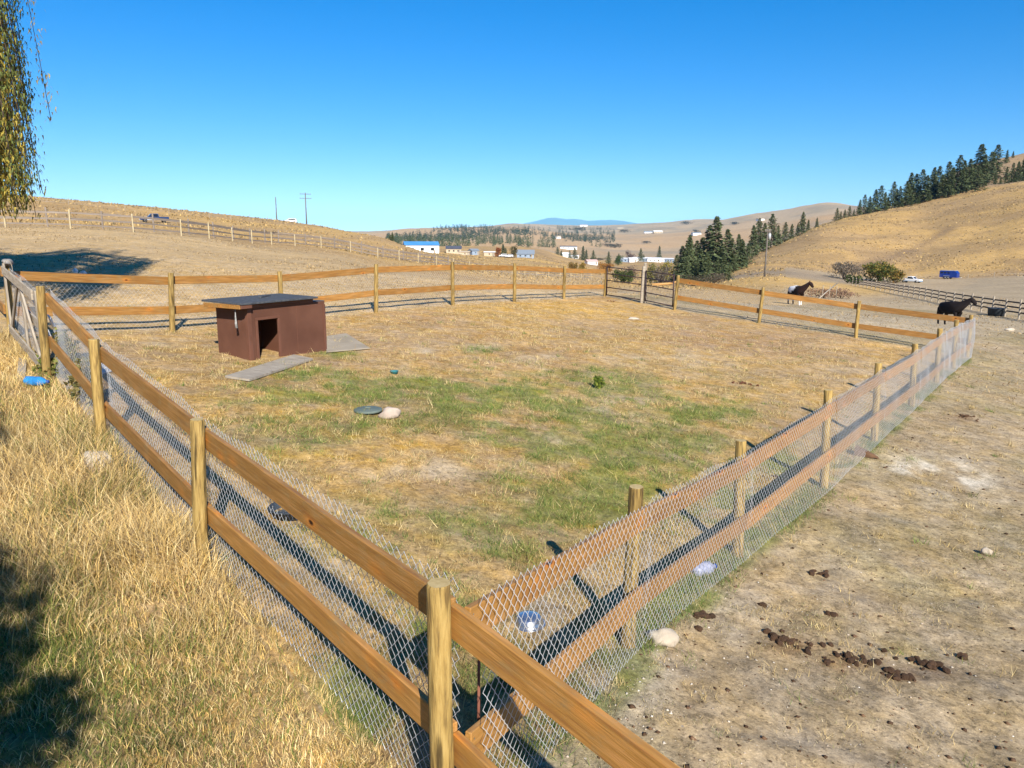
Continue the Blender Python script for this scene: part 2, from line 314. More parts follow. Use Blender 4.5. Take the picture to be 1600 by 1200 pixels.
def ground_material():
    m = bpy.data.materials.new('ground_soil_and_grass'); m.use_nodes = True; nt = m.node_tree; b = nt.nodes['Principled BSDF']; L = nt.links
    b.inputs['Roughness'].default_value = 0.95; b.inputs['Specular IOR Level'].default_value = 0.1
    vc = _n(nt, 'ShaderNodeVertexColor', layer_name='tint'); tc = _n(nt, 'ShaderNodeTexCoord')
    aux = _n(nt, 'ShaderNodeVertexColor', layer_name='aux'); sx = _n(nt, 'ShaderNodeSeparateColor'); L.new(aux.outputs[0], sx.inputs[0])
    def noise(sc, det=5, rough=0.6, stretch=None):
        n = _n(nt, 'ShaderNodeTexNoise'); n.inputs['Scale'].default_value = sc; n.inputs['Detail'].default_value = det; n.inputs['Roughness'].default_value = rough
        if stretch:
            mp = _n(nt, 'ShaderNodeMapping'); mp.inputs['Scale'].default_value = stretch; L.new(tc.outputs['Object'], mp.inputs[0]); L.new(mp.outputs[0], n.inputs['Vector'])
        else: L.new(tc.outputs['Object'], n.inputs['Vector'])
        return n
    def mrange(src, a, bb, c, d):
        r = _n(nt, 'ShaderNodeMapRange'); r.inputs['From Min'].default_value = a; r.inputs['From Max'].default_value = bb; r.inputs['To Min'].default_value = c; r.inputs['To Max'].default_value = d
        L.new(src, r.inputs[0]); return r
    def mul(a, bb):
        n = _n(nt, 'ShaderNodeMath', operation='MULTIPLY'); L.new(a, n.inputs[0]); L.new(bb, n.inputs[1]); return n
    fine = mrange(noise(8, 9, 0.88).outputs['Fac'], 0.36, 0.64, 0.50, 1.50)
    mid = mrange(noise(1.4, 9, 0.88).outputs['Fac'], 0.36, 0.64, 0.74, 1.26)
    big = mrange(noise(0.12, 9, 0.85).outputs['Fac'], 0.36, 0.64, 0.84, 1.16)
    v = mul(mul(fine.outputs[0], mid.outputs[0]).outputs[0], big.outputs[0])
    # tussocks on the open range: darker small clumps (weight in aux red)
    tus = noise(0.75, 8, 0.8); tr = mrange(tus.outputs['Fac'], 0.54, 0.66, 0, 1); tr.clamp = True
    tm = mul(tr.outputs[0], sx.outputs[0]); inv = _n(nt, 'ShaderNodeMath', operation='MULTIPLY_ADD'); L.new(tm.outputs[0], inv.inputs[0]); inv.inputs[1].default_value = -0.5; inv.inputs[2].default_value = 1.0
    v = mul(v.outputs[0], inv.outputs[0])
    soil_shade = noise(26, 3, 0.6); pr_ = mrange(soil_shade.outputs['Fac'], 0.36, 0.43, 0.62, 1.0); pr_.clamp = True; v = mul(v.outputs[0], pr_.outputs[0])  # dark specks: small shadows in the soil, put into the colour
    flk = noise(31, 2, 0.5, (1.0, 1.7, 1.0)); fl_ = mrange(flk.outputs['Fac'], 0.60, 0.66, 1.0, 1.28); fl_.clamp = True; v = mul(v.outputs[0], fl_.outputs[0])
    soil_shade2 = noise(5, 4, 0.75); p2_ = mrange(soil_shade2.outputs['Fac'], 0.36, 0.42, 0.76, 1.0); p2_.clamp = True; v = mul(v.outputs[0], p2_.outputs[0])  # coarser dark spots, also soil shadow painted into the colour
    sc = _n(nt, 'ShaderNodeVectorMath', operation='SCALE'); L.new(vc.outputs[0], sc.inputs[0]); L.new(v.outputs[0], sc.inputs['Scale'])
    # hue drift between straw and grey soil
    hs = _n(nt, 'ShaderNodeHueSaturation'); sm = mrange(noise(2.3, 5, 0.7).outputs['Fac'], 0.3, 0.7, 0.78, 1.18); L.new(sm.outputs[0], hs.inputs['Saturation']); L.new(sc.outputs[0], hs.inputs['Color'])
    # little pale stones and crumbs where there is bare soil (aux green)
    vo = _n(nt, 'ShaderNodeTexVoronoi'); vo.inputs['Scale'].default_value = 9.0; L.new(tc.outputs['Object'], vo.inputs['Vector'])
    st = mrange(vo.outputs['Distance'], 0.05, 0.11, 1, 0); st.clamp = True; sep = _n(nt, 'ShaderNodeSeparateColor'); L.new(vo.outputs['Color'], sep.inputs[0])
    pick = mrange(sep.outputs[0], 0.6, 0.7, 0, 1); pick.clamp = True
    stm = mul(mul(st.outputs[0], pick.outputs[0]).outputs[0], sx.outputs[1])
    mix = _n(nt, 'ShaderNodeMix', data_type='RGBA'); L.new(stm.outputs[0], mix.inputs[0]); L.new(hs.outputs[0], mix.inputs[6])
    cc = _n(nt, 'ShaderNodeValToRGB'); cc.color_ramp.elements[0].color = (0.07, 0.045, 0.03, 1); cc.color_ramp.elements[1].color = (0.5, 0.46, 0.4, 1); L.new(sep.outputs[1], cc.inputs[0]); L.new(cc.outputs[0], mix.inputs[7])
    L.new(mix.outputs[2], b.inputs['Base Color'])
    bn = noise(10, 8, 0.85); bp = _n(nt, 'ShaderNodeBump'); bp.inputs['Strength'].default_value = 0.55; bp.inputs['Distance'].default_value = 0.03; L.new(bn.outputs['Fac'], bp.inputs['Height'])
    bn2 = noise(1.1, 6, 0.7); bp2 = _n(nt, 'ShaderNodeBump'); bp2.inputs['Strength'].default_value = 0.35; bp2.inputs['Distance'].default_value = 0.08; L.new(bn2.outputs['Fac'], bp2.inputs['Height']); L.new(bp.outputs[0], bp2.inputs['Normal'])
    L.new(bp2.outputs[0], b.inputs['Normal'])
    return m

M = {}
M['rail'] = mat('stained_rail_wood', (0.232, 0.106, 0.029), (0.375, 0.188, 0.058), 0.55, 5, (0.6, 7, 9), 0.35, 14, spec=0.35, vary=0.2, c3=(0.29, 0.145, 0.034))
M['post'] = mat('treated_round_post', (0.15, 0.095, 0.03), (0.38, 0.265, 0.09), 0.75, 6, (7, 7, 0.8), 0.7, 16, vary=0.15, c3=(0.30, 0.20, 0.06))
M['post_end'] = mat('post_end_grain', (0.33, 0.24, 0.10), (0.45, 0.35, 0.17), 0.8, 30)
M['greywood'] = mat('weathered_grey_wood', (0.24, 0.20, 0.15), (0.38, 0.33, 0.26), 0.85, 5, (1, 6, 6), 0.5, 14, vary=0.12)
M['darkrail'] = mat('dark_weathered_rail', (0.055, 0.040, 0.028), (0.10, 0.075, 0.05), 0.85, 5, (1, 5, 5), vary=0.15)
M['greyrail'] = mat('grey_weathered_rail', (0.16, 0.13, 0.11), (0.25, 0.21, 0.17), 0.85, 5, (1, 5, 5), vary=0.15)
M['zinc'] = mat('galvanised_wire', (0.55, 0.57, 0.60), None, 0.42, metal=0.35, spec=0.5)
M['nail'] = mat('bright_nail', (0.5, 0.5, 0.48), None, 0.35, metal=0.9)
M['brown'] = mat('brown_painted_plywood', (0.092, 0.038, 0.023), (0.125, 0.055, 0.034), 0.7, 2.2, (1, 1, 1), 0.15, 60, vary=0.03)
M['trim'] = mat('brown_painted_trim', (0.105, 0.044, 0.027), (0.14, 0.06, 0.038), 0.65, 4)
M['roofing'] = mat('grey_roll_roofing', (0.04, 0.046, 0.056), (0.075, 0.083, 0.095), 0.9, 18, bump=0.3, bscale=120)
M['rawwood'] = mat('raw_pine', (0.36, 0.19, 0.06), (0.46, 0.27, 0.10), 0.75, 5, (0.7, 6, 6))
M['oldboard'] = mat('old_grey_board', (0.22, 0.19, 0.155), (0.36, 0.32, 0.26), 0.9, 4, (1, 7, 7), 0.5, 20)
M['concrete'] = mat('worn_slab', (0.26, 0.22, 0.16), (0.34, 0.29, 0.22), 0.95, 3, bump=0.2)
M['tubesteel'] = mat('dark_tube_steel', (0.035, 0.024, 0.03), (0.06, 0.035, 0.035), 0.5, 4, metal=0.2)
M['chrome'] = mat('stainless_steel', (0.55, 0.57, 0.60), None, 0.24, metal=0.9)
M['white'] = mat('white_paint', (0.70, 0.70, 0.70), (0.8, 0.8, 0.79), 0.55, 3)
M['bluepl'] = mat('blue_plastic', (0.02, 0.16, 0.42), (0.03, 0.24, 0.55), 0.25, 9, spec=0.5)
M['bluelid'] = mat('blue_cap_plastic', (0.01, 0.06, 0.30), None, 0.4)
M['clearblue'] = mat('crumpled_pale_plastic', (0.22, 0.24, 0.36), (0.34, 0.36, 0.48), 0.3, 14, bump=0.7, bscale=22, spec=0.5)
M['rubber'] = mat('dark_rubber', (0.022, 0.030, 0.038), (0.045, 0.055, 0.065), 0.7, 7)
M['greenlid'] = mat('grey_green_plastic', (0.085, 0.115, 0.10), (0.13, 0.16, 0.14), 0.6, 5)
M['teal'] = mat('teal_plastic', (0.03, 0.16, 0.18), (0.05, 0.22, 0.24), 0.5, 5)
M['rock'] = mat('pale_fieldstone', (0.34, 0.28, 0.21), (0.56, 0.50, 0.40), 0.9, 3, bump=0.8, bscale=7, bdist=0.03)
M['pinkrock'] = mat('pinkish_fieldstone', (0.30, 0.24, 0.19), (0.48, 0.40, 0.33), 0.9, 4, bump=0.8, bscale=8, bdist=0.03)
M['dung'] = mat('old_manure', (0.05, 0.026, 0.014), (0.17, 0.095, 0.05), 0.95, 18, bump=0.9, bscale=45, bdist=0.02, vary=0.25)
M['reddung'] = mat('dry_red_manure', (0.11, 0.04, 0.02), (0.18, 0.075, 0.04), 0.95, 18, bump=0.9, bscale=40, bdist=0.02)
M['rust'] = mat('rusty_steel', (0.14, 0.045, 0.025), (0.2, 0.08, 0.05), 0.8, 12)
M['bark'] = mat('tree_bark', (0.06, 0.045, 0.035), (0.12, 0.09, 0.07), 0.95, 6, (3, 3, 1), 0.8, 8, bdist=0.04)
M['pole'] = mat('weathered_utility_pole', (0.10, 0.085, 0.07), (0.16, 0.14, 0.12), 0.9, 3, (3, 3, 0.5))
M['transf'] = mat('grey_transformer_paint', (0.42, 0.44, 0.45), None, 0.5)
M['insul'] = mat('porcelain', (0.25, 0.22, 0.2), None, 0.3)
M['leaf'] = tint_mat('leaf_foliage', 0.7, 3.0, twoside=0.25)
M['needle'] = tint_mat('needle_foliage', 0.8, 0.7)
M['blade'] = tint_mat('grass_blades', 0.8, 0.9, twoside=0.2)
M['blackglass'] = mat('dark_vehicle_glass', (0.012, 0.016, 0.02), None, 0.08, spec=0.6)
M['tyre'] = mat('tyre_rubber', (0.018, 0.018, 0.018), None, 0.85)
M['rim'] = mat('wheel_rim', (0.5, 0.5, 0.52), None, 0.35, metal=0.8)
M['navy'] = mat('navy_truck_paint', (0.012, 0.035, 0.11), None, 0.25, spec=0.6)
M['silvertrim'] = mat('silver_trim', (0.5, 0.53, 0.56), None, 0.35, metal=0.4)
M['carwhite'] = mat('white_vehicle_paint', (0.78, 0.79, 0.8), None, 0.3, spec=0.5)
M['lightblue'] = mat('pale_blue_vehicle_paint', (0.10, 0.22, 0.36), None, 0.3, spec=0.5)
M['trailerblue'] = mat('blue_trailer_paint', (0.004, 0.028, 0.20), None, 0.35, spec=0.5)
M['lamp'] = mat('lamp_glass', (0.6, 0.55, 0.5), None, 0.2)
M['straw_hay'] = mat('straw_bedding', (0.42, 0.28, 0.09), (0.55, 0.40, 0.16), 0.9, 20, bump=0.8, bscale=50)

def add_knots(m):
    nt = m.node_tree; L = nt.links; b = nt.nodes['Principled BSDF']; src = b.inputs['Base Color'].links[0].from_socket
    tc = _n(nt, 'ShaderNodeTexCoord'); oi = _n(nt, 'ShaderNodeObjectInfo'); mp = _n(nt, 'ShaderNodeMapping'); mp.inputs['Scale'].default_value = (2.3, 6, 5)
    ad = _n(nt, 'ShaderNodeVectorMath', operation='ADD'); sc_ = _n(nt, 'ShaderNodeVectorMath', operation='SCALE'); sc_.inputs[0].default_value = (31, 17, 23); L.new(oi.outputs['Random'], sc_.inputs['Scale'])
    L.new(tc.outputs['Object'], mp.inputs[0]); L.new(mp.outputs[0], ad.inputs[0]); L.new(sc_.outputs[0], ad.inputs[1])
    vo = _n(nt, 'ShaderNodeTexVoronoi'); vo.inputs['Scale'].default_value = 1.0; L.new(ad.outputs[0], vo.inputs['Vector'])
    r = _n(nt, 'ShaderNodeValToRGB'); e = r.color_ramp.elements; e[0].position = .05; e[0].color = (.07, .03, .01, 1); e[1].position = .30; e[1].color = (1, 1, 1, 1); k = e.new(.10); k.color = (1.5, 1.15, .8, 1); k2 = e.new(.17); k2.color = (1.25, 1.1, .9, 1)
    L.new(vo.outputs['Distance'], r.inputs[0]); mu = _n(nt, 'ShaderNodeMix', data_type='RGBA'); mu.blend_type = 'MULTIPLY'; mu.inputs[0].default_value = 1.0; L.new(src, mu.inputs[6]); L.new(r.outputs[0], mu.inputs[7])
    # greyed, scuffed patches
    no = _n(nt, 'ShaderNodeTexNoise'); no.inputs['Scale'].default_value = 2.2; no.inputs['Detail'].default_value = 8; no.inputs['Roughness'].default_value = .75; L.new(ad.outputs[0], no.inputs['Vector'])
    mr = _n(nt, 'ShaderNodeMapRange'); mr.inputs['From Min'].default_value = .52; mr.inputs['From Max'].default_value = .72; mr.inputs['To Max'].default_value = .75; L.new(no.outputs['Fac'], mr.inputs[0])
    mg = _n(nt, 'ShaderNodeMix', data_type='RGBA'); mg.inputs[7].default_value = (.26, .185, .085, 1); L.new(mr.outputs[0], mg.inputs[0]); L.new(mu.outputs[2], mg.inputs[6]); L.new(mg.outputs[2], b.inputs['Base Color'])
add_knots(M['rail'])
def add_cracks(m):
    nt = m.node_tree; L = nt.links; b = nt.nodes['Principled BSDF']; src = b.inputs['Base Color'].links[0].from_socket
    tc = _n(nt, 'ShaderNodeTexCoord'); mp = _n(nt, 'ShaderNodeMapping'); mp.inputs['Scale'].default_value = (34, 34, 2.2); L.new(tc.outputs['Object'], mp.inputs[0])
    oi = _n(nt, 'ShaderNodeObjectInfo'); ad = _n(nt, 'ShaderNodeVectorMath', operation='ADD'); sc_ = _n(nt, 'ShaderNodeVectorMath', operation='SCALE'); sc_.inputs[0].default_value = (31, 17, 23); L.new(oi.outputs['Random'], sc_.inputs['Scale']); L.new(mp.outputs[0], ad.inputs[0]); L.new(sc_.outputs[0], ad.inputs[1])
    no = _n(nt, 'ShaderNodeTexNoise'); no.inputs['Scale'].default_value = 1.0; no.inputs['Detail'].default_value = 5; L.new(ad.outputs[0], no.inputs['Vector'])
    r = _n(nt, 'ShaderNodeMapRange'); r.inputs['From Min'].default_value = .36; r.inputs['From Max'].default_value = .44; r.inputs['To Min'].default_value = .35; L.new(no.outputs['Fac'], r.inputs[0])
    sc2 = _n(nt, 'ShaderNodeVectorMath', operation='SCALE'); L.new(src, sc2.inputs[0]); L.new(r.outputs[0], sc2.inputs['Scale']); L.new(sc2.outputs[0], b.inputs['Base Color'])
add_cracks(M['post'])

# ------------------------------------------------------------------ ground
XY = {k: (v[0].x, v[0].y) for k, v in POST.items()}
PEN = [XY[k] for k in ('L0', 'L1', 'L2', 'L3', 'L4', 'B1', 'B2', 'B3', 'B4', 'B5', 'B6', 'B7', 'F0', 'F1', 'F2', 'R8', 'R7', 'R6', 'R5', 'R4', 'R3', 'R2', 'R1')]
def inside(x, y, poly=PEN):
    r = np.zeros(np.shape(x), bool); n = len(poly)
    for i in range(n):
        x1, y1 = poly[i]; x2, y2 = poly[(i + 1) % n]
        if y1 == y2: continue
        c = ((y1 > y) != (y2 > y)) & (x < (x2 - x1) * (y - y1) / (y2 - y1) + x1); r ^= c
    return r
def seg_dist(x, y, a, b):
    ax, ay = a; bx, by = b; t = np.clip(((x - ax) * (bx - ax) + (y - ay) * (by - ay)) / ((bx - ax) ** 2 + (by - ay) ** 2), 0, 1)
    return np.hypot(x - ax - t * (bx - ax), y - ay - t * (by - ay))
def line_side(x, y, a, b):   # > 0 left of a->b
    return (b[0] - a[0]) * (y - a[1]) - (b[1] - a[1]) * (x - a[0])

def blob(x, y, px, py, rx_px, ry_px):
    """soft elliptical mask of a ground patch around the point seen at (px,py)"""
    c = hit(px, py); e = hit(px + rx_px, py); n = hit(px, py - ry_px)
    ux, uy = e.x - c.x, e.y - c.y; vx, vy = n.x - c.x, n.y - c.y; det = ux * vy - uy * vx
    a = ((x - c.x) * vy - (y - c.y) * vx) / det; b = (-(x - c.x) * uy + (y - c.y) * ux) / det
    return np.exp(-(a * a + b * b) * 1.1)
GREENS = [(620, 610, 190, 22, .75), (760, 620, 120, 24, .9), (880, 650, 150, 30, .8), (1000, 690, 130, 32, .9), (860, 690, 120, 30, .7), (1060, 650, 90, 22, .6), (965, 760, 60, 50, .95),
          (1040, 715, 80, 30, .9), (480, 585, 70, 14, .7), (500, 690, 50, 16, .4), (560, 605, 60, 12, .7), (400, 625, 60, 14, .45), (1145, 640, 40, 16, .6), (1130, 800, 60, 60, .8), (1000, 1000, 80, 50, .75),
          (1080, 930, 80, 30, .8), (690, 980, 60, 45, .7), (620, 950, 60, 30, .5), (560, 1080, 60, 60, .7), (760, 865, 110, 18, .35), (760, 1060, 60, 60, .4), (530, 555, 40, 8, .5), (755, 546, 24, 6, .8), (660, 830, 220, 60, .34), (850, 790, 130, 60, .42), (560, 660, 160, 26, .38), (400, 690, 70, 30, .3), (900, 610, 260, 40, .35), (1220, 720, 60, 30, .5), (940, 580, 60, 10, .35)]
BARES = [(690, 735, 45, 20, .8), (670, 700, 30, 10, .9), (840, 560, 50, 8, .5), (660, 550, 22, 6, .8), (760, 540, 36, 6, .6), (985, 635, 50, 12, .9), (1080, 710, 45, 16, .9), (730, 780, 45, 12, .5),
         (870, 690, 40, 9, .5), (250, 533, 40, 9, .7), (1060, 560, 120, 14, .45), (620, 735, 30, 12, .6), (1340, 580, 80, 18, .4), (760, 900, 90, 20, .4), (880, 960, 80, 40, .55), (560, 740, 30, 10, .3)]
STRAWS = [(600, 680, 60, 22, .9), (440, 640, 70, 20, .8), (520, 720, 90, 30, .6), (860, 478, 150, 14, .95), (330, 640, 40, 24, .7), (640, 700, 60, 25, .8), (1380, 540, 60, 8, .9), (250, 590, 60, 20, .6), (500, 640, 60, 16, .5), (720, 485, 60, 8, .6), (560, 500, 60, 8, .5)]
def ground_color(x, y):
    d = np.hypot(x, y); az = np.arctan2(x, y); n = x.size
    pen = inside(x, y)
    f1 = fbm(x * 0.55, y * 0.55, 5, 5); f2 = fbm(x * 2.1, y * 2.1, 11, 4); f3 = fbm(x / 26, y / 26, 15, 5); f4 = fbm(x / 130, y / 130, 19, 5)
    def c(r, g, b): return np.array([r, g, b])[None, :]
    def mixc(a, b, t): t = np.clip(t, 0, 1)[:, None]; return a * (1 - t) + b * t
    straw = c(.40, .275, .125); pale = c(.42, .335, .225); tan = c(.34, .245, .145); soil = c(.28, .21, .14); green = c(.17, .19, .055); gold = c(.46, .29, .09)
    grey = c(.33, .275, .195)
    # --- pen
    P = mixc(np.repeat(straw, n, 0), tan, sstep(.42, .62, f1) * .8)
    P = mixc(P, c(.31, .20, .11), sstep(.5, .7, fbm(x * .3, y * .3, 77, 4)) * .5)
    gm = np.zeros(n); bmk = np.zeros(n); sm = np.zeros(n); nr = d < 45
    for (px, py, rx, ry, w) in GREENS: gm[nr] = np.maximum(gm[nr], w * blob(x[nr], y[nr], px, py, rx, ry))
    for (px, py, rx, ry, w) in BARES: bmk[nr] = np.maximum(bmk[nr], w * blob(x[nr], y[nr], px, py, rx, ry))
    for (px, py, rx, ry, w) in STRAWS: sm[nr] = np.maximum(sm[nr], w * blob(x[nr], y[nr], px, py, rx, ry))
    P = mixc(P, gold * np.array([[1.12, 1.15, 1.15]]), sm * (.45 + .7 * f2))
    f5 = fbm(x * 3.4, y * 3.4, 13, 4); gmask = np.clip(gm * (0.15 + 2.2 * sstep(.40, .56, f2 * .45 + f1 * .2 + f5 * .35)), 0, 1)
    P = mixc(P, green, gmask * .85); P = mixc(P, c(.22, .20, .07), np.clip(gm * 1.3 - gmask * .6, 0, .8) * sstep(.3, .6, f1))
    bmask = np.clip(bmk * sstep(.35, .55, f2) * 1.6, 0, 1)
    P = mixc(P, pale, bmask)
    # --- right dirt lot
    Rr = mixc(np.repeat(c(.32, .255, .165), n, 0), c(.275, .232, .135), sstep(.4, .65, f1) * .8)
    Rr = mixc(Rr, pale * .95, sstep(.55, .68, fbm(x * .4 + 8, y * .4, 23, 4)) * .55)
    wp = np.zeros(n); wp[nr] = np.maximum(blob(x[nr], y[nr], 1450, 735, 70, 22), .8 * blob(x[nr], y[nr], 1500, 755, 60, 20)); Rr = mixc(Rr, c(.62, .60, .55), wp * sstep(.36, .58, f2) * .95)
    st_ = np.zeros(n)
    for (px, py, rx, ry) in ((1235, 1010, 45, 16), (1330, 1035, 60, 16), (1440, 1050, 70, 18), (1105, 965, 26, 12), (1513, 652, 26, 7)): st_[nr] = np.maximum(st_[nr], blob(x[nr], y[nr], px, py, rx, ry))
    Rr = mixc(Rr, c(.16, .095, .05), st_ * sstep(.34, .56, f2) * .75)
    wp2 = np.zeros(n); wp2[nr] = np.maximum(blob(x[nr], y[nr], 1000, 1070, 60, 55), blob(x[nr], y[nr], 1120, 960, 80, 30) * .8)
    Rr = mixc(Rr, c(.40, .36, .29), wp2 * sstep(.38, .56, f2) * .9)
    # fringe of grass below the right fence
    # --- left grass
    Lf = mixc(np.repeat(c(.34, .235, .105), n, 0), c(.42, .29, .115), sstep(.4, .6, f1)); lg = np.zeros(n); lg[nr] = blob(x[nr], y[nr], 60, 1090, 130, 150)
    Lf = mixc(Lf, c(.10, .11, .04), lg * .8)
    # --- back paddock left and further
    Bk = mixc(np.repeat(c(.47, .345, .185), n, 0), c(.41, .30, .165), sstep(.4, .62, f3))
    Bk = mixc(Bk, c(.36, .275, .17), sstep(.45, .62, f1) * .35)
    # --- golden range
    G = mixc(np.repeat(c(.44, .295, .120), n, 0), c(.36, .25, .13), sstep(.40, .62, f3) * .8)
    G = mixc(G, c(.50, .34, .13), sstep(.5, .68, f4) * .5)
    Gf = mixc(np.repeat(c(.42, .32, .21), n, 0), c(.30, .25, .18), sstep(.40, .58, f4)); Gf = mixc(Gf, c(.46, .30, .15), sstep(.45, .7, fbm(x / 600, y / 600, 55, 4)) * .8)
    left_line = line_side(x, y, XY['L0'], XY['L4']) ; beyond_back = (~pen) & (line_side(x, y, XY['L4'], XY['B7']) > 0)
    C = np.repeat(Rr, 1, 0).copy()
    isleft = (line_side(x, y, XY['L1'], XY['L4']) < 0) & (x < 0) & (~pen)
    lft = (~pen) & (((XY['L4'][0] - XY['L0'][0]) * (y - XY['L0'][1]) - (XY['L4'][1] - XY['L0'][1]) * (x - XY['L0'][0])) < 0) & False
    # side of the left fence: camera side lies right of L4->L0 direction
    s = line_side(x, y, XY['L4'], XY['L0'])
    camside = s < 0
    leftzone = (~pen) & camside & (line_side(x, y, (0, 0), (XY['L0'][0] - 0.05, XY['L0'][1])) > 0)
    C[leftzone] = Lf[leftzone]
    sb = line_side(x, y, XY['L4'], XY['B7'])
    backz = (~pen) & (sb > 0)
    C[backz] = Bk[backz]
    # grey track that runs past the far side of the pen
    trk = [ray(1600, 520)[:2] * 60, ray(1340, 500)[:2] * 34, ray(1200, 487)[:2] * 36, ray(1060, 470)[:2] * 42, ray(960, 450)[:2] * 62, ray(860, 440)[:2] * 95, ray(700, 426)[:2] * 100, ray(600, 414)[:2] * 98]
    dt = np.full(n, 1e9)
    for a, b2 in zip(trk, trk[1:]): dt = np.minimum(dt, seg_dist(x, y, tuple(a), tuple(b2)))
    wtrk = (1 - sstep(3.5, 6.5, dt + (f1 - .5) * 3)) * (~pen)
    C = mixc(C, grey * 1.12, wtrk * .9)
    # golden range further out
    wg = sstep(70, 100, d + (f3 - .5) * 40) * (az < R(8)) + sstep(95, 118, d) * (az >= R(8)) * (az < R(22)) + sstep(215, 240, d + (f3 - .5) * 18) * (az >= R(22))
    C = mixc(C, G, wg * (~pen)); midr = (az > R(20)) & (d > 70) & (d < 240)
    C[midr] = mixc(C, c(.36, .295, .21), (1 - sstep(225, 238, d)) * .75)[midr]
    C = mixc(C, c(.25, .205, .155), ((az > R(16)) & (az < R(28))) * np.exp(-((d - 178) / 26.0) ** 2) * .85)
    mnd = np.exp(-((d - 124) / 24.0) ** 2) * sstep(R(13), R(16), az) * (1 - sstep(R(25), R(28), az)); C = mixc(C, c(.46, .31, .12), np.clip(mnd * 1.6, 0, 1) * .9)
    # dark track scar up the hillside
    sc0, sc1 = ground_at(1320, 250), ground_at(1420, 305); sc2 = ground_at(1480, 350)
    ds_ = np.minimum(seg_dist(x, y, (sc0.x, sc0.y), (sc1.x, sc1.y)), seg_dist(x, y, (sc1.x, sc1.y), (sc2.x, sc2.y)) + 3)
    C = mixc(C, c(.15, .11, .085), (1 - sstep(1, 6.5, ds_ + (f3 - .5) * 6)) * .75)
    hl = sstep(200, 240, d) * (1 - sstep(500, 900, d)); C = mixc(C, c(.27, .19, .105), sstep(.47, .62, fbm(x / 17, y / 11, 88, 5)) * hl * .6); C = mixc(C, Gf, sstep(600, 1100, d))
    # the upper hill on the right is rockier
    C = mixc(C, c(.26, .20, .15), ((az > R(24)) * sstep(450, 520, d)) * .6)
    C[pen] = P[pen]
    # soil worn along the fences
    fr = np.full(n, 1e9)
    for a, b2 in (('L0', 'R2'), ('R2', 'R5'), ('R5', 'R8')): fr = np.minimum(fr, seg_dist(x, y, XY[a], XY[b2]))
    C = mixc(C, green * 1.1, (1 - sstep(.08, .26, fr)) * sstep(.42, .6, f2) * .8 * (d < 18))
    C = C * np.array([[1.03, .975, .87]])
    aux = np.zeros((n, 3)); aux[:, 0] = np.clip(sstep(60, 110, d) * (1 - sstep(700, 1500, d)) , 0, 1) + .25 * backz * (d < 100)
    aux[:, 1] = np.where(pen | leftzone, .25, 1.0) * (d < 60)
    return C, aux, pen, leftzone, backz, gmask, bmask

def build_ground():
    ang = np.concatenate([np.radians(np.arange(-180, -48, 4.0)), np.radians(np.arange(-48, 48, 0.26)), np.radians(np.arange(48, 180, 4.0))])
    rad = np.concatenate([[0.0], np.exp(np.arange(math.log(0.6), math.log(36), 0.0135)), np.exp(np.arange(math.log(36.4), math.log(1500), 0.014)), np.exp(np.arange(math.log(1510), math.log(32500), 0.03))])
    A, Rd = np.meshgrid(ang, rad); x = (Rd * np.sin(A)).ravel(); y = (Rd * np.cos(A)).ravel(); z = terrain(x, y)
    Cc, aux, *_ = ground_color(x, y)
    na = len(ang); nr = len(rad); i = np.arange(nr - 1)[:, None] * na; j = np.arange(na)[None, :]; jn = (j + 1) % na
    Fc = np.stack([i + j, i + na + j, i + na + jn, i + jn], -1).reshape(-1, 4)[:, ::-1]
    me = mesh_np('ground', np.stack([x, y, z], 1), Fc, True, Cc)
    ca = me.color_attributes.new('aux', 'FLOAT_COLOR', 'POINT'); c4 = np.ones((len(x), 4), np.float32); c4[:, :3] = aux; ca.data.foreach_set('color', c4.ravel())
    me.validate()
    o = link('ground', me, None, ground_material()); tag(o, kind='structure')
    return o
build_ground()

def build_range():
    """blue mountains far off"""
    prof = [(700, 356), (780, 354), (815, 350), (835, 346), (856, 340.5), (868, 340), (885, 342.5), (900, 342), (918, 345), (940, 344), (955, 343.5), (972, 345), (990, 348), (1004, 350), (1030, 348.5), (1060, 347.5), (1100, 348.5), (1180, 352), (1300, 356)]
    V = []; Fc = []; n = 260; D = 25000
    xs = np.linspace(700, 1300, n); ys = np.interp(xs, [p[0] for p in prof], [p[1] for p in prof]); rows = 9
    for r in range(rows):
        t = r / (rows - 1)
        for k, (px, py) in enumerate(zip(xs, ys)):
            v = ray(px, py); top = v[2] * D; d = D - 3500 * (1 - t) ** 1.0
            zz = -80 + (top + 80) * (t ** 0.8) + (vnoise(np.array([k / 7.0]), np.array([r * 1.7]), 9)[0] - .5) * 90 * (1 - t) * t * 4 + (vnoise(np.array([k / 2.5]), np.array([r * 3.0]), 8)[0] - .5) * 6
            V.append((v[0] * d, v[1] * d, zz))
    for k, (px, py) in enumerate(zip(xs, ys)):
        v = ray(px, py); V.append((v[0] * (D + 5000), v[1] * (D + 5000), -80))
    rows += 1
    for r in range(rows - 1):
        for k in range(n - 1): Fc.append((r * n + k, r * n + k + 1, (r + 1) * n + k + 1, (r + 1) * n + k))
    o = link('mountain_range', mesh_np('mountain_range', V, Fc, True), None, mat('forested_mountain', (0.028, 0.05, 0.045), (0.06, 0.085, 0.07), 0.95, 0.0016, detail=8))
    tag(o, kind='structure')
build_range()

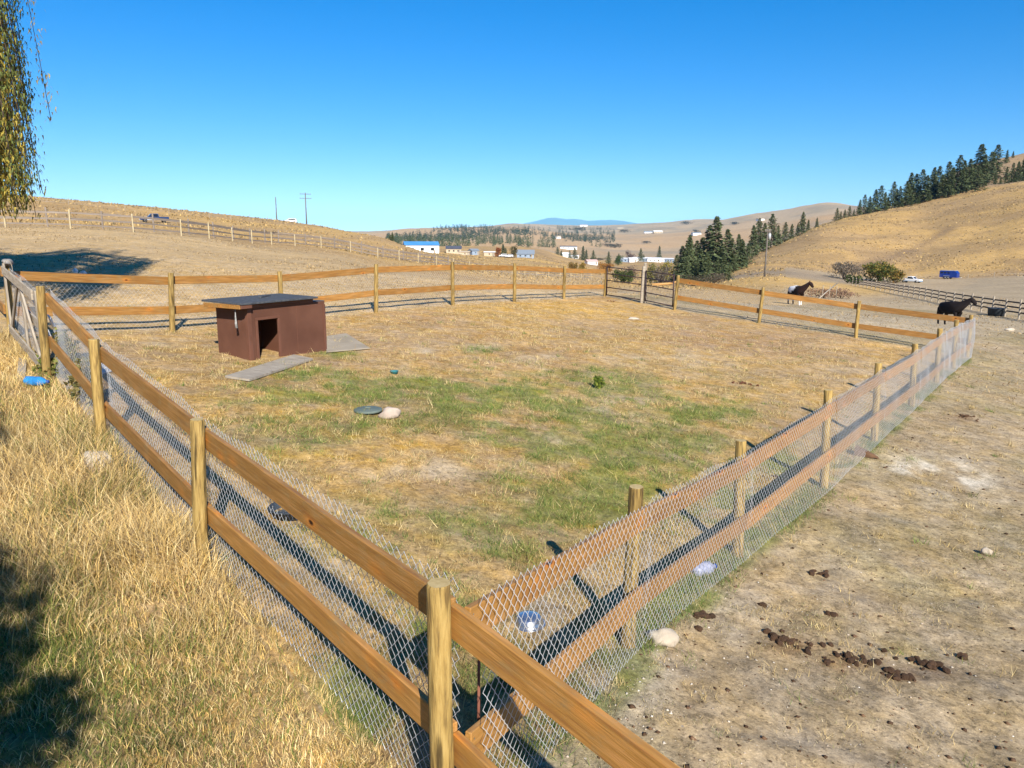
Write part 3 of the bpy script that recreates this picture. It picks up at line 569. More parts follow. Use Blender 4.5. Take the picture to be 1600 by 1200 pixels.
# ------------------------------------------------------------------ haze
def build_haze():
    bm = bmesh.new(); add_box(bm, 0, 0, 310, 66000, 66000, 960); o = link('haze', bm_mesh('haze', bm)); tag(o, kind='stuff')
    m = bpy.data.materials.new('haze'); m.use_nodes = True; nt = m.node_tree; nt.nodes.remove(nt.nodes['Principled BSDF'])
    v = _n(nt, 'ShaderNodeVolumePrincipled'); v.inputs['Density'].default_value = HAZE; v.inputs['Color'].default_value = (0.30, 0.66, 1.0, 1); v.inputs['Anisotropy'].default_value = -0.35
    nt.links.new(v.outputs[0], nt.nodes['Material Output'].inputs['Volume']); o.data.materials.append(m)
HAZE = 3.4e-5
build_haze()

# ------------------------------------------------------------------ fences
def post_me(h, r=0.055, name='post'):
    seg = 18; rr = [r * (1 + random.uniform(-.05, .05)) for _ in range(seg)]
    zs = [-0.35, 0, h * .25, h * .5, h * .75, h - .012, h]; V = []; Fc = []
    for i, z in enumerate(zs):
        k = 1.04 - 0.06 * max(z, 0) / h; k *= 0.93 if i == len(zs) - 1 else 1
        ox, oy = random.uniform(-.003, .003), random.uniform(-.003, .003)
        for s in range(seg): a = 2 * math.pi * s / seg; V.append((ox + rr[s] * k * math.cos(a), oy + rr[s] * k * math.sin(a), z))
    for i in range(len(zs) - 1):
        for s in range(seg): Fc.append((i * seg + s, i * seg + (s + 1) % seg, (i + 1) * seg + (s + 1) % seg, (i + 1) * seg + s))
    Fc.append(tuple((len(zs) - 1) * seg + s for s in range(seg)))
    me = bpy.data.meshes.new(name); me.from_pydata(V, [], Fc); me.materials.append(M['post']); me.materials.append(M['post_end'])
    for p in me.polygons:
        p.use_smooth = len(p.vertices) == 4
        if len(p.vertices) > 4: p.material_index = 1
    me.update(); return me
def frame_between(a, b, roll_up=Vector((0, 0, 1))):
    """matrix at midpoint with X along a->b and Z up"""
    a = Vector(a); b = Vector(b); x = (b - a).normalized(); y = roll_up.cross(x).normalized(); z = x.cross(y)
    m = Matrix((x, y, z)).transposed().to_4x4(); m.translation = (a + b) / 2; return m
def rail_me(Ln, hgt=0.165, th=0.038, name='rail'):
    bm = bmesh.new(); n = 5
    for i in range(1): add_box(bm, 0, 0, 0, Ln, th, hgt, None, 0.005)
    # a touch of bow along the board
    bow = random.uniform(-.008, .008)
    bmesh.ops.subdivide_edges(bm, edges=[e for e in bm.edges if abs(e.verts[0].co.x - e.verts[1].co.x) > Ln * .8], cuts=5)
    for v in bm.verts: v.co.z += bow * (1 - (2 * v.co.x / Ln) ** 2); v.co.y += bow * .5 * math.sin(v.co.x * 2)
    return bm_mesh(name, bm)
def place_post(parent, k, r=0.055, label=None):
    b, t = POST[k]; h = (t - b).length; z = (t - b).normalized(); x = Vector((1, 0, 0)); y = z.cross(x).normalized(); x = y.cross(z)
    m = Matrix((x, y, z)).transposed().to_4x4(); m.translation = b
    return wpart('post', post_me(h, r), parent, M['post'], m @ Matrix.Rotation(random.uniform(0, 6), 4, 'Z') if False else m)
def nails(parent, pos_list, out):
    V = []; Fc = []
    bm = bmesh.new()
    for p in pos_list:
        r = bmesh.ops.create_circle(bm, cap_ends=True, segments=6, radius=0.005)
        q = out.to_track_quat('Z', 'Y').to_matrix().to_4x4(); q.translation = p + out * 0.0015
        bmesh.ops.transform(bm, matrix=q, verts=r['verts'])
    tag(wpart('nail_heads', bm_mesh('nail_heads', bm), parent, M['nail'], Matrix.Identity(4)), kind='stuff')
OFFR = 0.055 + 0.019
def rails(parent, a, b, side, drops=(0.165, 0.80), ends=(0, 0), hgt=0.165, mname='rail'):
    """two boards between posts a and b on the given side (+1 = left of a->b)"""
    (ba, ta), (bb, tb) = POST[a], POST[b]
    dxy = Vector((tb.x - ta.x, tb.y - ta.y, 0)).normalized(); nrm = Vector((-dxy.y, dxy.x, 0)) * side
    out = []
    for dr in drops:
        pa = ta.lerp(ba, dr / (ta - ba).length) + nrm * OFFR + dxy * (0.0015 + ends[0]); pb = tb.lerp(bb, dr / (tb - bb).length) + nrm * OFFR - dxy * (0.0015 - ends[1])
        pa.z += random.uniform(-.008, .008); pb.z += random.uniform(-.008, .008)
        L_ = (pb - pa).length; m = frame_between(pa, pb)
        wpart('rail', rail_me(L_, hgt), parent, M[mname], m)
        for e, s in ((pa, 1), (pb, -1)):
            for dz in (-.045, .045): out.append(e + dxy * s * .03 + Vector((0, 0, dz)) + nrm * 0.0195)
    if mname == 'rail' : nails(parent, out, nrm)
def chain_me(a0, b0, a1, b1, W=0.072, rad=0.0018, seg=3, side=1):
    """chain-link cloth filling the quad a0(bottom)-a1(top) to b0(bottom)-b1(top)"""
    a0, b0, a1, b1 = map(np.array, (a0, b0, a1, b1)); Ln = np.linalg.norm(b0[:2] - a0[:2]); H = (np.linalg.norm(a1 - a0) + np.linalg.norm(b1 - b0)) / 2
    hx = (b0 - a0)[:2] / Ln; nrm = np.array([-hx[1], hx[0], 0.0]) * side; ncol = int(Ln / (W / 2)); step = W * 0.56; nr = int(H / step)
    # three-sided prism around each wire
    k = np.arange(nr + 1); V = []; i = np.arange(ncol)[:, None]
    par = ((k[None, :] + i) % 2)
    # hooks overlap slightly so that neighbours interlock
    u = (i + par * 1.06 - 0.03) * (W / 2) / Ln
    v = np.repeat(k[None, :] / nr, ncol, 0)
    lean = 0.007 + 0.007 * np.sin(i * 0.045 * 1.7 + Ln) + 0.003 * np.sin(v * 9 + i * .2)
    Pm = ((a0[None, None] * (1 - u[..., None]) + b0[None, None] * u[..., None]) * (1 - v[..., None]) + (a1[None, None] * (1 - u[..., None]) + b1[None, None] * u[..., None]) * v[..., None])
    Pm = Pm + nrm * (lean + (par - .5) * rad * 1.6 + .035 * vnoise(i * .045 + Ln * 7, v * 1.6, 12) * np.sin(np.pi * v))[..., None]
    jig = (vnoise(np.repeat(i * .3, nr + 1, 1), v * 8, 3) - .5) * .006; Pm[..., 2] += jig + (vnoise(np.repeat(i * .07 + Ln, nr + 1, 1), v * 1.2, 5) - .5) * .045 * (.3 + v)
    n = ncol; S = nr + 1
    hx3 = np.array([hx[0], hx[1], 0])
    offs = [nrm * rad * math.cos(a) + hx3 * 1.3 * rad * math.sin(a) for a in (0.5, 0.5 + 2 * math.pi / 3, 0.5 + 4 * math.pi / 3)]
    Vv = np.stack([Pm + o for o in offs], 2)          # n, S, 3, 3
    idx = np.arange(n * S * 3).reshape(n, S, 3); A = idx[:, :-1]; B = idx[:, 1:]
    Fc = np.concatenate([np.stack([A[..., s], A[..., (s + 1) % 3], B[..., (s + 1) % 3], B[..., s]], -1).reshape(-1, 4) for s in range(3)])
    return mesh_np('wire_mesh', Vv.reshape(-1, 3), Fc, True)
def chain_bay(parent, a, b, side, gap=0.0, top=0.0, bottom=0.03, W=0.072, rad=0.0018, u0=0.0, u1=1.0):
    (ba, ta), (bb, tb) = POST[a], POST[b]; dxy = Vector((tb.x - ta.x, tb.y - ta.y, 0)).normalized(); nrm = Vector((-dxy.y, dxy.x, 0)) * side
    off = nrm * (0.055 + 0.038 + 0.010)
    t0 = ta + off + Vector((0, 0, top - .07)); t1 = tb + off + Vector((0, 0, top - .07))
    A1, B1 = t0.lerp(t1, u0), t0.lerp(t1, u1)
    q0 = ba + off; q1 = bb + off; A0, B0 = q0.lerp(q1, u0), q0.lerp(q1, u1)
    A0.z = tz(A0.x, A0.y) + bottom; B0.z = tz(B0.x, B0.y) + bottom
    wpart('wire_mesh', chain_me(A0, B0, A1, B1, W, rad, 3, side), parent, M['zinc'], Matrix.Identity(4))

# left fence (near), continuing past the camera on the right
b0 = POST['L0'][0]
f_left = thing('wooden_fence', 'stained two-rail fence with mesh from the front corner post to the old gate', 'fence', b0)
for k in ('L0', 'L1', 'L2', 'L3'): place_post(f_left, k)
dirL = (Vector((XY['L0'][0], XY['L0'][1], 0)) - Vector((XY['L1'][0], XY['L1'][1], 0))).normalized()
e1 = POST['L0'][0] + dirL * 3.3; e1.z = POST['L0'][0].z - 0.18; POST['E1'] = (e1, e1 + Vector((0, 0, 1.27)))
for a, b in (('L1', 'L0'), ('L2', 'L1'), ('L3', 'L2')):
    rails(f_left, a, b, 1, (0.175, 0.80))
    chain_bay(f_left, a, b, 1, top=0.03)
f_ext = thing('wooden_fence', 'stained boards running on from the front corner post to the bottom edge, outside the pen', 'fence', POST['E1'][0])
place_post(f_ext, 'E1')
rails(f_ext, 'L0', 'E1', 1, (0.20, 0.84))
# right fence
f_right = thing('wooden_fence', 'stained fence covered outside with chain-link mesh along the right side of the pen', 'fence', POST['R1'][0])
RS = ['L0', 'R1', 'R2', 'R3', 'R4', 'R5', 'R6', 'R7', 'R8']
for k in RS[1:]: place_post(f_right, k)
for i, (a, b) in enumerate(zip(RS, RS[1:])):
    rails(f_right, a, b, -1, (0.235, 0.86) if i else (0.235, 0.86), (0.10 if i == 0 else 0, 0))
    chain_bay(f_right, a, b, -1, top=0.0 if i else -0.02, u0=0.06 if i == 0 else 0)
# back fence
f_back = thing('wooden_fence', 'stained two-rail fence along the far left side of the pen, behind the brown shelter', 'fence', POST['B1'][0])
BS = ['L4', 'B1', 'B2', 'B3', 'B4', 'B5', 'B6', 'B7']
for k in BS: place_post(f_back, k)
for i, (a, b) in enumerate(zip(BS, BS[1:])):
    rails(f_back, a, b, 1, (0.165, 0.79)); chain_bay(f_back, a, b, 1, top=-0.05, W=0.09, rad=0.0012)
# the fence that continues left of the corner
el = POST['L4'][0] + Vector((-1.9, 2.3, 0.1)); POST['E4'] = (el, el + Vector((0, 0, 1.3)))
f_el = thing('wooden_fence', 'stained fence leaving the frame at the far left beyond the gate post', 'fence', el)
place_post(f_el, 'E4'); el2 = POST['L4'][0] + Vector((-3.0, .6, 0.1))
rails(f_el, 'L4', 'E4', 1, (0.1, 0.75))
# far right fence
f_far = thing('wooden_fence', 'stained two-rail fence from the metal gates to the far right corner of the pen', 'fence', POST['F1'][0])
FS = ['F0', 'F1', 'F2', 'R8']
for k in FS[:3]: place_post(f_far, k)
for a, b in zip(FS, FS[1:]):
    rails(f_far, a, b, 1, (0.19, 0.80)); chain_bay(f_far, a, b, 1, top=-0.05, W=0.09, rad=0.0009)

# metal gates
def metal_gate(a, b, label, zoff=0.0):
    (ba, ta), (bb, tb) = POST[a], POST[b]; d = Vector((bb.x - ba.x, bb.y - ba.y, 0)); Ln = d.length - 0.24; dx = d.normalized()
    s = ba + dx * 0.12; e = bb - dx * 0.12; t = thing('metal_gate', label, 'gate', s)
    zb0, zb1 = ba.z + 0.10, bb.z + 0.10; H = 1.1
    def P(u, h): q = s.lerp(e, u); q.z = zb0 + (zb1 - zb0) * u + h; return q
    inv = WM[t.name].inverted()
    for h in (0, .30, .58, .84, 1.1): link('rail', tubes_me('rail', [[inv @ P(0.01, h), inv @ P(.99, h)]], 0.019, 8), t, M['tubesteel'])
    for u in (0.0, 1.0): link('upright', tubes_me('upright', [[inv @ P(u, -.03), inv @ P(u, 1.13)]], 0.024, 8), t, M['tubesteel'])
    link('latch', tubes_me('latch', [[inv @ P(1, .55), inv @ (P(1, .55) + dx * .12)]], 0.012, 6), t, M['nail'])
metal_gate('B7', 'M', 'dark tube gate left of the grey middle post in the back corner')
metal_gate('M', 'F0', 'dark tube gate right of the grey middle post, beside the stained fence')
gp = thing('gate_post', 'pair of weathered grey posts between the two dark metal gates', 'post', POST['M'][0], group=None)
for k, (ox, hh, ro) in enumerate(((-.07, 1.38, .03), (.08, 1.5, -.04))):
    m = Matrix.Translation(POST['M'][0] + Vector((ox, 0.02 * k, 0))) @ Matrix.Rotation(ro, 4, 'Y'); wpart('post', post_me(hh, 0.055), gp, M['greywood'], m)
for o in gp.children: o.data.materials[0] = M['greywood']; o.data.materials[1] = M['greywood']

# old wooden gate
def old_gate():
    a = POST['L3'][0]; b = POST['L4'][0]; d = Vector((b.x - a.x, b.y - a.y, 0)); dx = d.normalized(); nrm = Vector((dx.y, -dx.x, 0))  # pen side
    s = a + dx * 0.12; e = b - dx * 0.12; s.z = a.z + .08; e.z = b.z + .08
    g = thing('wooden_gate', 'weathered grey plank gate with crossed braces between two round posts on the left', 'gate', s)
    def P(u, h, o=0): q = s.lerp(e, u) + nrm * o; q.z += h; return q
    def bar(name, p, q, w, th=.03):
        up = Vector((0, 0, 1)); x = (q - p).normalized()
        if abs(x.z) > .97: up = dx
        y = nrm; z = x.cross(y); m = Matrix((x, y, z)).transposed().to_4x4(); m.translation = (p + q) / 2
        wpart(name, box_me(name, (q - p).length, th, w, .004), g, M['greywood'], m)
    bar('stile', P(0, 0), P(0, 1.15), .11); bar('stile', P(1, 0), P(1, 1.18), .11); bar('stile', P(.52, 0, .032), P(.52, 1.13, .032), .10)
    bar('rail', P(.02, 1.08, -.032), P(.98, 1.08, -.032), .14); bar('rail', P(.02, .08, -.032), P(.98, .08, -.032), .14); bar('rail', P(.02, .58, .064), P(.5, .58, .064), .14)
    bar('brace', P(.95, .12, .0), P(.56, 1.0, .0), .10); bar('brace', P(.08, .12, 0), P(.48, 1.0, 0), .10)
    A0, B0, A1, B1 = P(0.02, .02, .085), P(.98, .02, .085), P(.02, 1.12, .085), P(.98, 1.12, .085)
    wpart('wire_mesh', chain_me(A0, B0, A1, B1, .09, .0016), g, M['zinc'], Matrix.Identity(4))
    # white panels leaning on the gate from inside
    for u, hh, w, ls, tl in ((.70, 1.0, .22, 'narrow white board leaning inside the old gate near its far post', .10), (.26, .78, .26, 'wider white board leaning inside the old gate near the round post', -.12)):
        q = P(u, 0, .34); q.z = tz(q.x, q.y); t = thing('leaning_board', ls, 'board', q)
        m = Matrix.Translation(q + Vector((0, 0, hh / 2))) @ Matrix.Rotation(math.atan2(dx.y, dx.x), 4, 'Z') @ Matrix.Rotation(tl, 4, 'Y') @ Matrix.Rotation(R(-14), 4, 'X')
        wpart('panel', box_me('panel', w, .018, hh, .003), t, M['white'], m)
        wpart('batten', box_me('batten', w * .9, .02, .04, .002, (0, -.02, hh * .3)), t, M['white'], m)
    # bag and hose loop on the corner
    q = P(1, 1.2, .06); bm = bmesh.new(); bmesh.ops.create_icosphere(bm, subdivisions=3, radius=.075)
    for v in bm.verts:
        n_ = vnoise(np.array([v.co.x * 20 + 5]), np.array([v.co.z * 20 + v.co.y * 13]), 4)[0]; v.co *= .75 + .5 * n_; v.co.z *= .8
    o = link('plastic_bag', bm_mesh('plastic_bag', bm, True), None, mat('grey_bag_plastic', (.17, .16, .15), (.27, .26, .25), .5, 10)); o.location = q
    tag(o, 'crumpled grey plastic bag tied at the top corner of the old gate', 'bag')
    pts = [(math.cos(t) * .06, 0, math.sin(t) * .13) for t in np.linspace(-.6, 3.9, 20)]
    o = link('wire_loop', tubes_me('wire_loop', [pts], .006, 6), None, M['greywood']); o.location = P(.88, 1.14, .02); o.rotation_euler = (0, 0, .3); tag(o, 'pale loop of cord hung over the top rail of the old gate', 'loop')
old_gate()

# ------------------------------------------------------------------ shelter
def shelter():
    N = hit(392, 563.5); Wc = hit(343.3, 548); Ec = hit(510, 548)
    ux = Vector((Ec.x - N.x, Ec.y - N.y, 0)); Lx = ux.length; ux.normalize(); uy = Vector((-ux.y, ux.x, 0)); 
    Ly = 0.86; z0 = min(N.z, Ec.z, Wc.z) - .03; H = 1.03
    ang = math.atan2(ux.y, ux.x); t = thing('animal_shelter', 'low brown plywood animal shelter with a dark flat roof and square doorway', 'shelter', (N.x, N.y, z0), ang)
    th = .02; dx0, dx1, dh0, dh1 = .20, .67, .07, .80
    def bx(name, x0, x1, y0, y1, za, zb, m, bev=.003):
        return link(name, box_me(name, x1 - x0, y1 - y0, zb - za, bev, ((x0 + x1) / 2, (y0 + y1) / 2, (za + zb) / 2)), t, M[m])
    # walls
    bm = bmesh.new()
    def fb(x0, x1, za, zb): add_box(bm, (x0 + x1) / 2, th / 2, (za + zb) / 2, x1 - x0, th, zb - za)
    fb(0, dx0, 0, H); fb(dx1, Lx, 0, H); fb(dx0, dx1, dh1, H); fb(dx0, dx1, 0, dh0); bmesh.ops.remove_doubles(bm, verts=bm.verts, dist=.0005)
    link('front_wall', bm_mesh('front_wall', bm), t, M['brown'])
    bx('side_wall', 0, th, th, Ly, 0, H, 'brown'); bx('side_wall', Lx - th, Lx, th, Ly, 0, H - .01, 'brown'); bx('back_wall', th, Lx - th, Ly - th, Ly, 0, H, 'brown')
    bx('partition', .98, 1.0, th, Ly - th, .02, H - .05, 'brown'); bx('floor', th, Lx - th, th, Ly - th, .03, .055, 'straw_hay')
    bx('corner_trim', -.022, .06, -.018, -.001, 0, H - .005, 'trim'); bx('corner_trim', -.02, -.001, -.001, .06, 0, H - .004, 'trim')
    bx('corner_trim', Lx - .05, Lx + .004, -.018, -.001, 0, H - .06, 'trim')
    for a, b in ((dx0 - .05, dx0), (dx1, dx1 + .05)): bx('door_trim', a, b, -.016, -.001, dh0, dh1, 'trim')
    bx('door_trim', dx0 - .05, dx1 + .05, -.017, -.001, dh1 + .001, dh1 + .05, 'trim')
    bx('fascia', -.02, Lx * .835, -.012, .03, H + .001, H + .085, 'trim')
    bx('seam_batten', Lx * .60, Lx * .60 + .012, -.004, -.0005, .0, H - .01, 'trim', 0); bx('skirt_board', dx1 + .05, Lx - .052, -.012, -.001, 0.0, .07, 'trim'); bx('threshold', dx0, dx1, -.014, -.001, dh0 - .03, dh0 + .004, 'rawwood')
    # roof sheet with overhang at the left, slightly tilted back
    rf = thing('tmp', 'x', 'x'); bpy.data.objects.remove(rf)
    roof = box_me('roof', Lx * .84 + .25, Ly + .20, .035, .004); o = link('roof', roof, t, M['roofing']); o.location = (-.25 + (Lx * .84 + .25) / 2, Ly / 2 - .04, H + .107); o.rotation_euler = (R(1.0), 0, 0)
    e = link('fascia', box_me('fascia', .03, Ly + .1, .075, .003), t, M['rail']); e.location = (-.235, Ly / 2 - .04, H + .045)
    e = link('fascia', box_me('fascia', .235, .03, .07, .003), t, M['trim']); e.location = (-.118, -.11, H + .048)
    # side ledge roof at right, lower
    bx('roof', Lx * .825, Lx + .03, .02, Ly + .05, H - .008, H + .012, 'roofing')
    # frayed rope hanging under the overhang
    pts = [[(random.uniform(-.012, .012) * k / 3, random.uniform(-.012, .012) * k / 3, -k * .09) for k in range(5)] for _ in range(9)]
    ro = link('hanging_rope', tubes_me('hanging_rope', pts, [[.005 + .002 * k for k in range(5)] for _ in pts], 5), None, mat('frayed_grey_rope', (.22, .22, .21), (.34, .33, .32), .9, 20))
    ro.location = t.location + Matrix.Rotation(ang, 3, 'Z') @ Vector((-.17, .12, H + .02)); tag(ro, 'frayed pale rope hanging under the roof overhang of the brown shelter', 'rope')
    o = link('roof_batten', box_me('roof_batten', .5, .05, .03, .003), t, M['roofing']); o.location = (Lx * .45, Ly * .6, H + .14); o.rotation_euler = (0, 0, .5)
    return t
shelter()
def flat_board(name, label, cat, pxs, th, m):
    P = [hit(*p) for p in pxs]; c = sum(P, Vector()) / 4; bm = bmesh.new()
    up = Vector((0, 0, th)); vs = [bm.verts.new(p - c + Vector((0, 0, .012))) for p in P] + [bm.verts.new(p - c + up + Vector((0, 0, .012))) for p in P]
    bm.faces.new(vs[3::-1]); bm.faces.new(vs[4:])
    for i in range(4): bm.faces.new((vs[i], vs[(i + 1) % 4], vs[4 + (i + 1) % 4], vs[4 + i]))
    bmesh.ops.recalc_face_normals(bm, faces=bm.faces); o = link(name, bm_mesh(name, bm), None, m); o.location = c; tag(o, label, cat); return o
flat_board('wooden_plank', 'weathered grey plank lying on the grass in front of the shelter doorway', 'plank', [(352, 592), (390, 597), (489, 564), (459, 557.5)], .035, M['oldboard'])
flat_board('ground_slab', 'thin tan plywood slab on the ground to the right of the brown shelter', 'slab', [(511, 527), (510, 552), (578, 546), (541, 523)], .02, M['concrete'])
flat_board('white_board', 'upper of two white boards on the ground behind the left mesh fence', 'board', [(128, 569), (131, 576), (176, 577), (166, 568)], .02, M['white'])
flat_board('white_board', 'lower of two white boards on the ground behind the left mesh fence', 'board', [(127, 588), (133, 594), (178, 581), (170, 577)], .02, M['white'])
flat_board('wooden_board', 'grey board end sticking out of the dry grass beside the blue bottle', 'board', [(26, 596), (40, 598), (42, 566), (30, 564)], .03, M['oldboard'])

def lumpy(name, rx, ry, rz, seed, sub=3, amp=.35, fr=2.2):
    bm = bmesh.new(); bmesh.ops.create_icosphere(bm, subdivisions=sub, radius=1.0); s = seed * 3.7
    for v in bm.verts:
        c = v.co; n_ = fbm(np.array([c.x * fr + s + c.z]), np.array([c.y * fr - s + c.z * 1.3]), seed, 3)[0]; v.co = c * (1 - amp / 2 + amp * n_); v.co.x *= rx; v.co.y *= ry; v.co.z *= rz
        if v.co.z < -rz * .5: v.co.z = -rz * .5
    return bm_mesh(name, bm, False)
def rock(px, py, w, h, label, m, seed, rot=0.0, sub=3):
    p = hit(px, py); o = link('rock', lumpy('rock', w / 2, w * .36, h * .62, seed, sub, .7, 1.4), None, m); o.location = p + Vector((0, 0, h * .28)); o.rotation_euler = (0, 0, rot)
    for q in o.data.polygons: q.use_smooth = True
    return tag(o, label, 'rock')
rock(1036, 1004, .25, .12, 'pale smooth rock on the gravel outside the right fence', M['rock'], 3, -.25)
rock(610, 652, .30, .16, 'grey-tan rock beside the round green lid in the pen', M['pinkrock'], 5, .3)
rock(155, 738, .42, .25, 'whitish rock half hidden in dry grass by the left fence', M['rock'], 9, -.5)
rock(118, 427, 0.17, 0.17, 'left white stone in the tree shadow beyond the back fence', M['white'], 12)
rock(131, 429, 0.17, 0.13, 'right white stone in the tree shadow beyond the back fence', M['white'], 14)
rock(127, 428, 0.10, 0.08, 'small low white stone between two larger ones in the tree shadow', M['white'], 15)
rock(1578, 404 + 113, .5, .2, 'flat pale stone on the dirt at the far right edge', M['rock'], 16)
rock(1228, 761, .10, .06, 'small pale stone close outside the right mesh fence', M['rock'], 18)
rock(1541, 866, .13, .08, 'small pale stone alone on the right dirt lot', M['rock'], 19)
rock(990, 500, .34, .10, 'pale stone on straw inside the pen before the metal gates', M['rock'], 20)

# items
def place(me, name, label, cat, p, m, rot=(0, 0, 0)):
    o = link(name, me, None, m); o.location = p; o.rotation_euler = rot; return tag(o, label, cat)
p = hit(826, 975); t = thing('metal_bowl', 'shiny upturned steel bowl on the grass behind the right mesh fence', 'bowl', p)
link('bowl', lathe_me('bowl', [(.125, 0.0), (.128, .006), (.118, .012), (.112, .03), (.098, .062), (.078, .078), (.03, .083), (.001, .083)], 32), t, M['chrome'])
link('rim', lathe_me('rim', [(.126, .002), (.134, .004), (.134, .010), (.124, .013)], 32), t, M['chrome'])
p = hit(575, 644); t = thing('round_lid', 'round grey-green lid lying flat on the pen grass beside a rock', 'lid', p + Vector((0, 0, .015)))
link('disc', lathe_me('disc', [(.20, 0), (.21, .01), (.205, .03), (.18, .04), (.001, .045)], 28), t, M['greenlid'])
link('handle', box_me('handle', .08, .02, .02, .004, (0, 0, .055)), t, M['greenlid'])
p = hit(455, 806); t = thing('feed_pan', 'dark round rubber feed pan on the ground behind the left mesh fence', 'pan', p + Vector((0, 0, .01)))
link('pan', lathe_me('pan', [(.001, .0), (.17, .0), (.20, .075), (.215, .08), (.21, .09), (.19, .085), (.165, .02), (.001, .018)], 28), t, M['rubber'])
p = hit(616, 584); t = thing('small_pot', 'small teal plastic pot in the middle of the pen', 'pot', p)
link('pot', lathe_me('pot', [(.06, 0), (.075, .05), (.08, .055), (.07, .05), (.001, .02)], 18), t, M['teal'])
p = hit(59, 606); t = thing('plastic_bottle', 'large blue plastic bottle lying in dry grass near the old gate', 'bottle', p + Vector((0, 0, .09)), R(-12))
o = link('bottle', lathe_me('bottle', [(.001, -.17), (.055, -.17), (.065, -.155), (.064, -.10), (.060, -.095), (.065, -.085), (.065, -.03), (.060, -.025), (.065, -.015), (.065, .05), (.05, .10), (.022, .15), (.02, .16)], 20), t, M['bluepl']); o.rotation_euler = (0, R(90), 0)
o = link('cap', lathe_me('cap', [(.024, .16), (.024, .185), (.001, .187)], 14), t, M['bluelid']); o.rotation_euler = (0, R(90), 0)
p = hit(1108, 900); t = thing('plastic_jug', 'crumpled translucent plastic jug against the foot of the right mesh fence', 'jug', p + Vector((-.05, .04, .05)), .5)
o = link('jug', lathe_me('jug', [(.001, -.13), (.06, -.125), (.07, -.09), (.062, -.03), (.072, .03), (.06, .08), (.025, .12), (.022, .14)], 14, True, .22), t, M['clearblue']); o.rotation_euler = (0, R(90), 0)
o = link('cap', lathe_me('cap', [(.025, .14), (.025, .16), (.001, .162)], 12), t, M['bluelid']); o.rotation_euler = (0, R(90), 0)
p = hit(1352, 713); t = thing('wood_block', 'brown broken wood wedge at the foot of the right fence', 'block', p, -.5)
bm = bmesh.new(); vs = [bm.verts.new(v) for v in ((-.16, -.07, 0), (.2, -.05, 0), (.17, .07, 0), (-.15, .07, 0), (-.15, -.06, .13), (.12, -.05, .05), (.1, .06, .04), (-.14, .06, .15))]
for f in ((3, 2, 1, 0), (4, 5, 6, 7), (0, 1, 5, 4), (1, 2, 6, 5), (2, 3, 7, 6), (3, 0, 4, 7)): bm.faces.new([vs[i] for i in f])
link('block', bm_mesh('block', bm), t, mat('rotten_wood', (.10, .055, .03), (.18, .10, .055), .9, 9))
p = Vector((-0.16, 3.25, 0)); p.z = tz(p.x, p.y); o = place(tubes_me('metal_stake', [[(0, 0, -.1), (0.01, 0, 1.0)]], .008, 6), 'metal_stake', 'thin rusty steel stake standing just behind the front corner post', 'stake', p, M['rust'])

# manure
LUMPS = {}
for mm in ('dung', 'reddung'):
    LUMPS[mm] = [lumpy('manure_lump', 1, 1, 1, 70 + q, 2, 1.0, 1.3) for q in range(5)]
    for me in LUMPS[mm]: me.materials.append(M[mm])
DUNG = [(1100, 966, .16, 9, 'dung', 'brown manure pile on pale gravel just above the smooth rock'), (1092, 985, .06, 3, 'dung', 'few manure lumps right beside the smooth pale rock'), (1195, 948, .05, 4, 'dung', 'small scatter of manure lumps on bare dirt right of the fence'), (1222, 1003, .20, 22, 'dung', 'large dark manure pile in the lower right dirt'),
        (1322, 1030, .24, 20, 'dung', 'long dark manure pile right of the largest pile'), (1390, 1052, .16, 10, 'dung', 'thin trail of manure lumps between two dark piles'), (1440, 1040, .28, 14, 'dung', 'scattered manure pile nearest the lower right edge'), (1414, 1062, .10, 6, 'dung', 'small manure clump below the scattered right pile'),
        (1512, 652, .26, 16, 'dung', 'flat manure pile on the dirt far up the right lot'), (1160, 600, .22, 12, 'reddung', 'reddish manure pile inside the pen near its right side'), (1283, 898, .12, 8, 'dung', 'manure crumbs on dirt halfway along the near right fence'), (1505, 1030, .10, 4, 'dung', 'dark manure lumps at the right edge below the straw blade'), (1296, 962, .05, 4, 'dung', 'tiny manure lumps above the long dark pile'), (954, 471, .26, 7, 'reddung', 'reddish manure pile before the left metal gate'),
        (1206, 745, .08, 4, 'dung', 'tiny manure lumps close to the mesh halfway up the right fence')]
for n_, (px, py, r, k, mm, lb) in enumerate(DUNG):
    p = hit(px, py); rnd = random.Random(n_ + 40); t = thing('manure_pile', lb, 'manure', p)
    for i in range(int(k * 1.6)):
        a = rnd.uniform(0, 6.28); q = r * abs(rnd.gauss(0, .5)); x, y = math.cos(a) * q * 1.35, math.sin(a) * q * .8; sz = rnd.uniform(.5, 1.1) if i < k else rnd.uniform(.25, .5)
        zz = tz(p.x + x, p.y + y) - p.z
        o = link('manure_lump', LUMPS[rnd.randrange(5)], t, M[mm]) if False else bpy.data.objects.new('manure_lump', LUMPS[mm][rnd.randrange(5)]); COL.objects.link(o) if o.name not in COL.objects else None; o.parent = t
        o.location = (x, y, zz + .012 * sz + (max(0, r * .35 - q) * .25 if k > 8 else 0)); o.scale = (.03 * sz * rnd.uniform(.8, 1.5), .03 * sz, .024 * sz); o.rotation_euler = (rnd.uniform(-.4, .4), rnd.uniform(-.4, .4), rnd.uniform(0, 6))

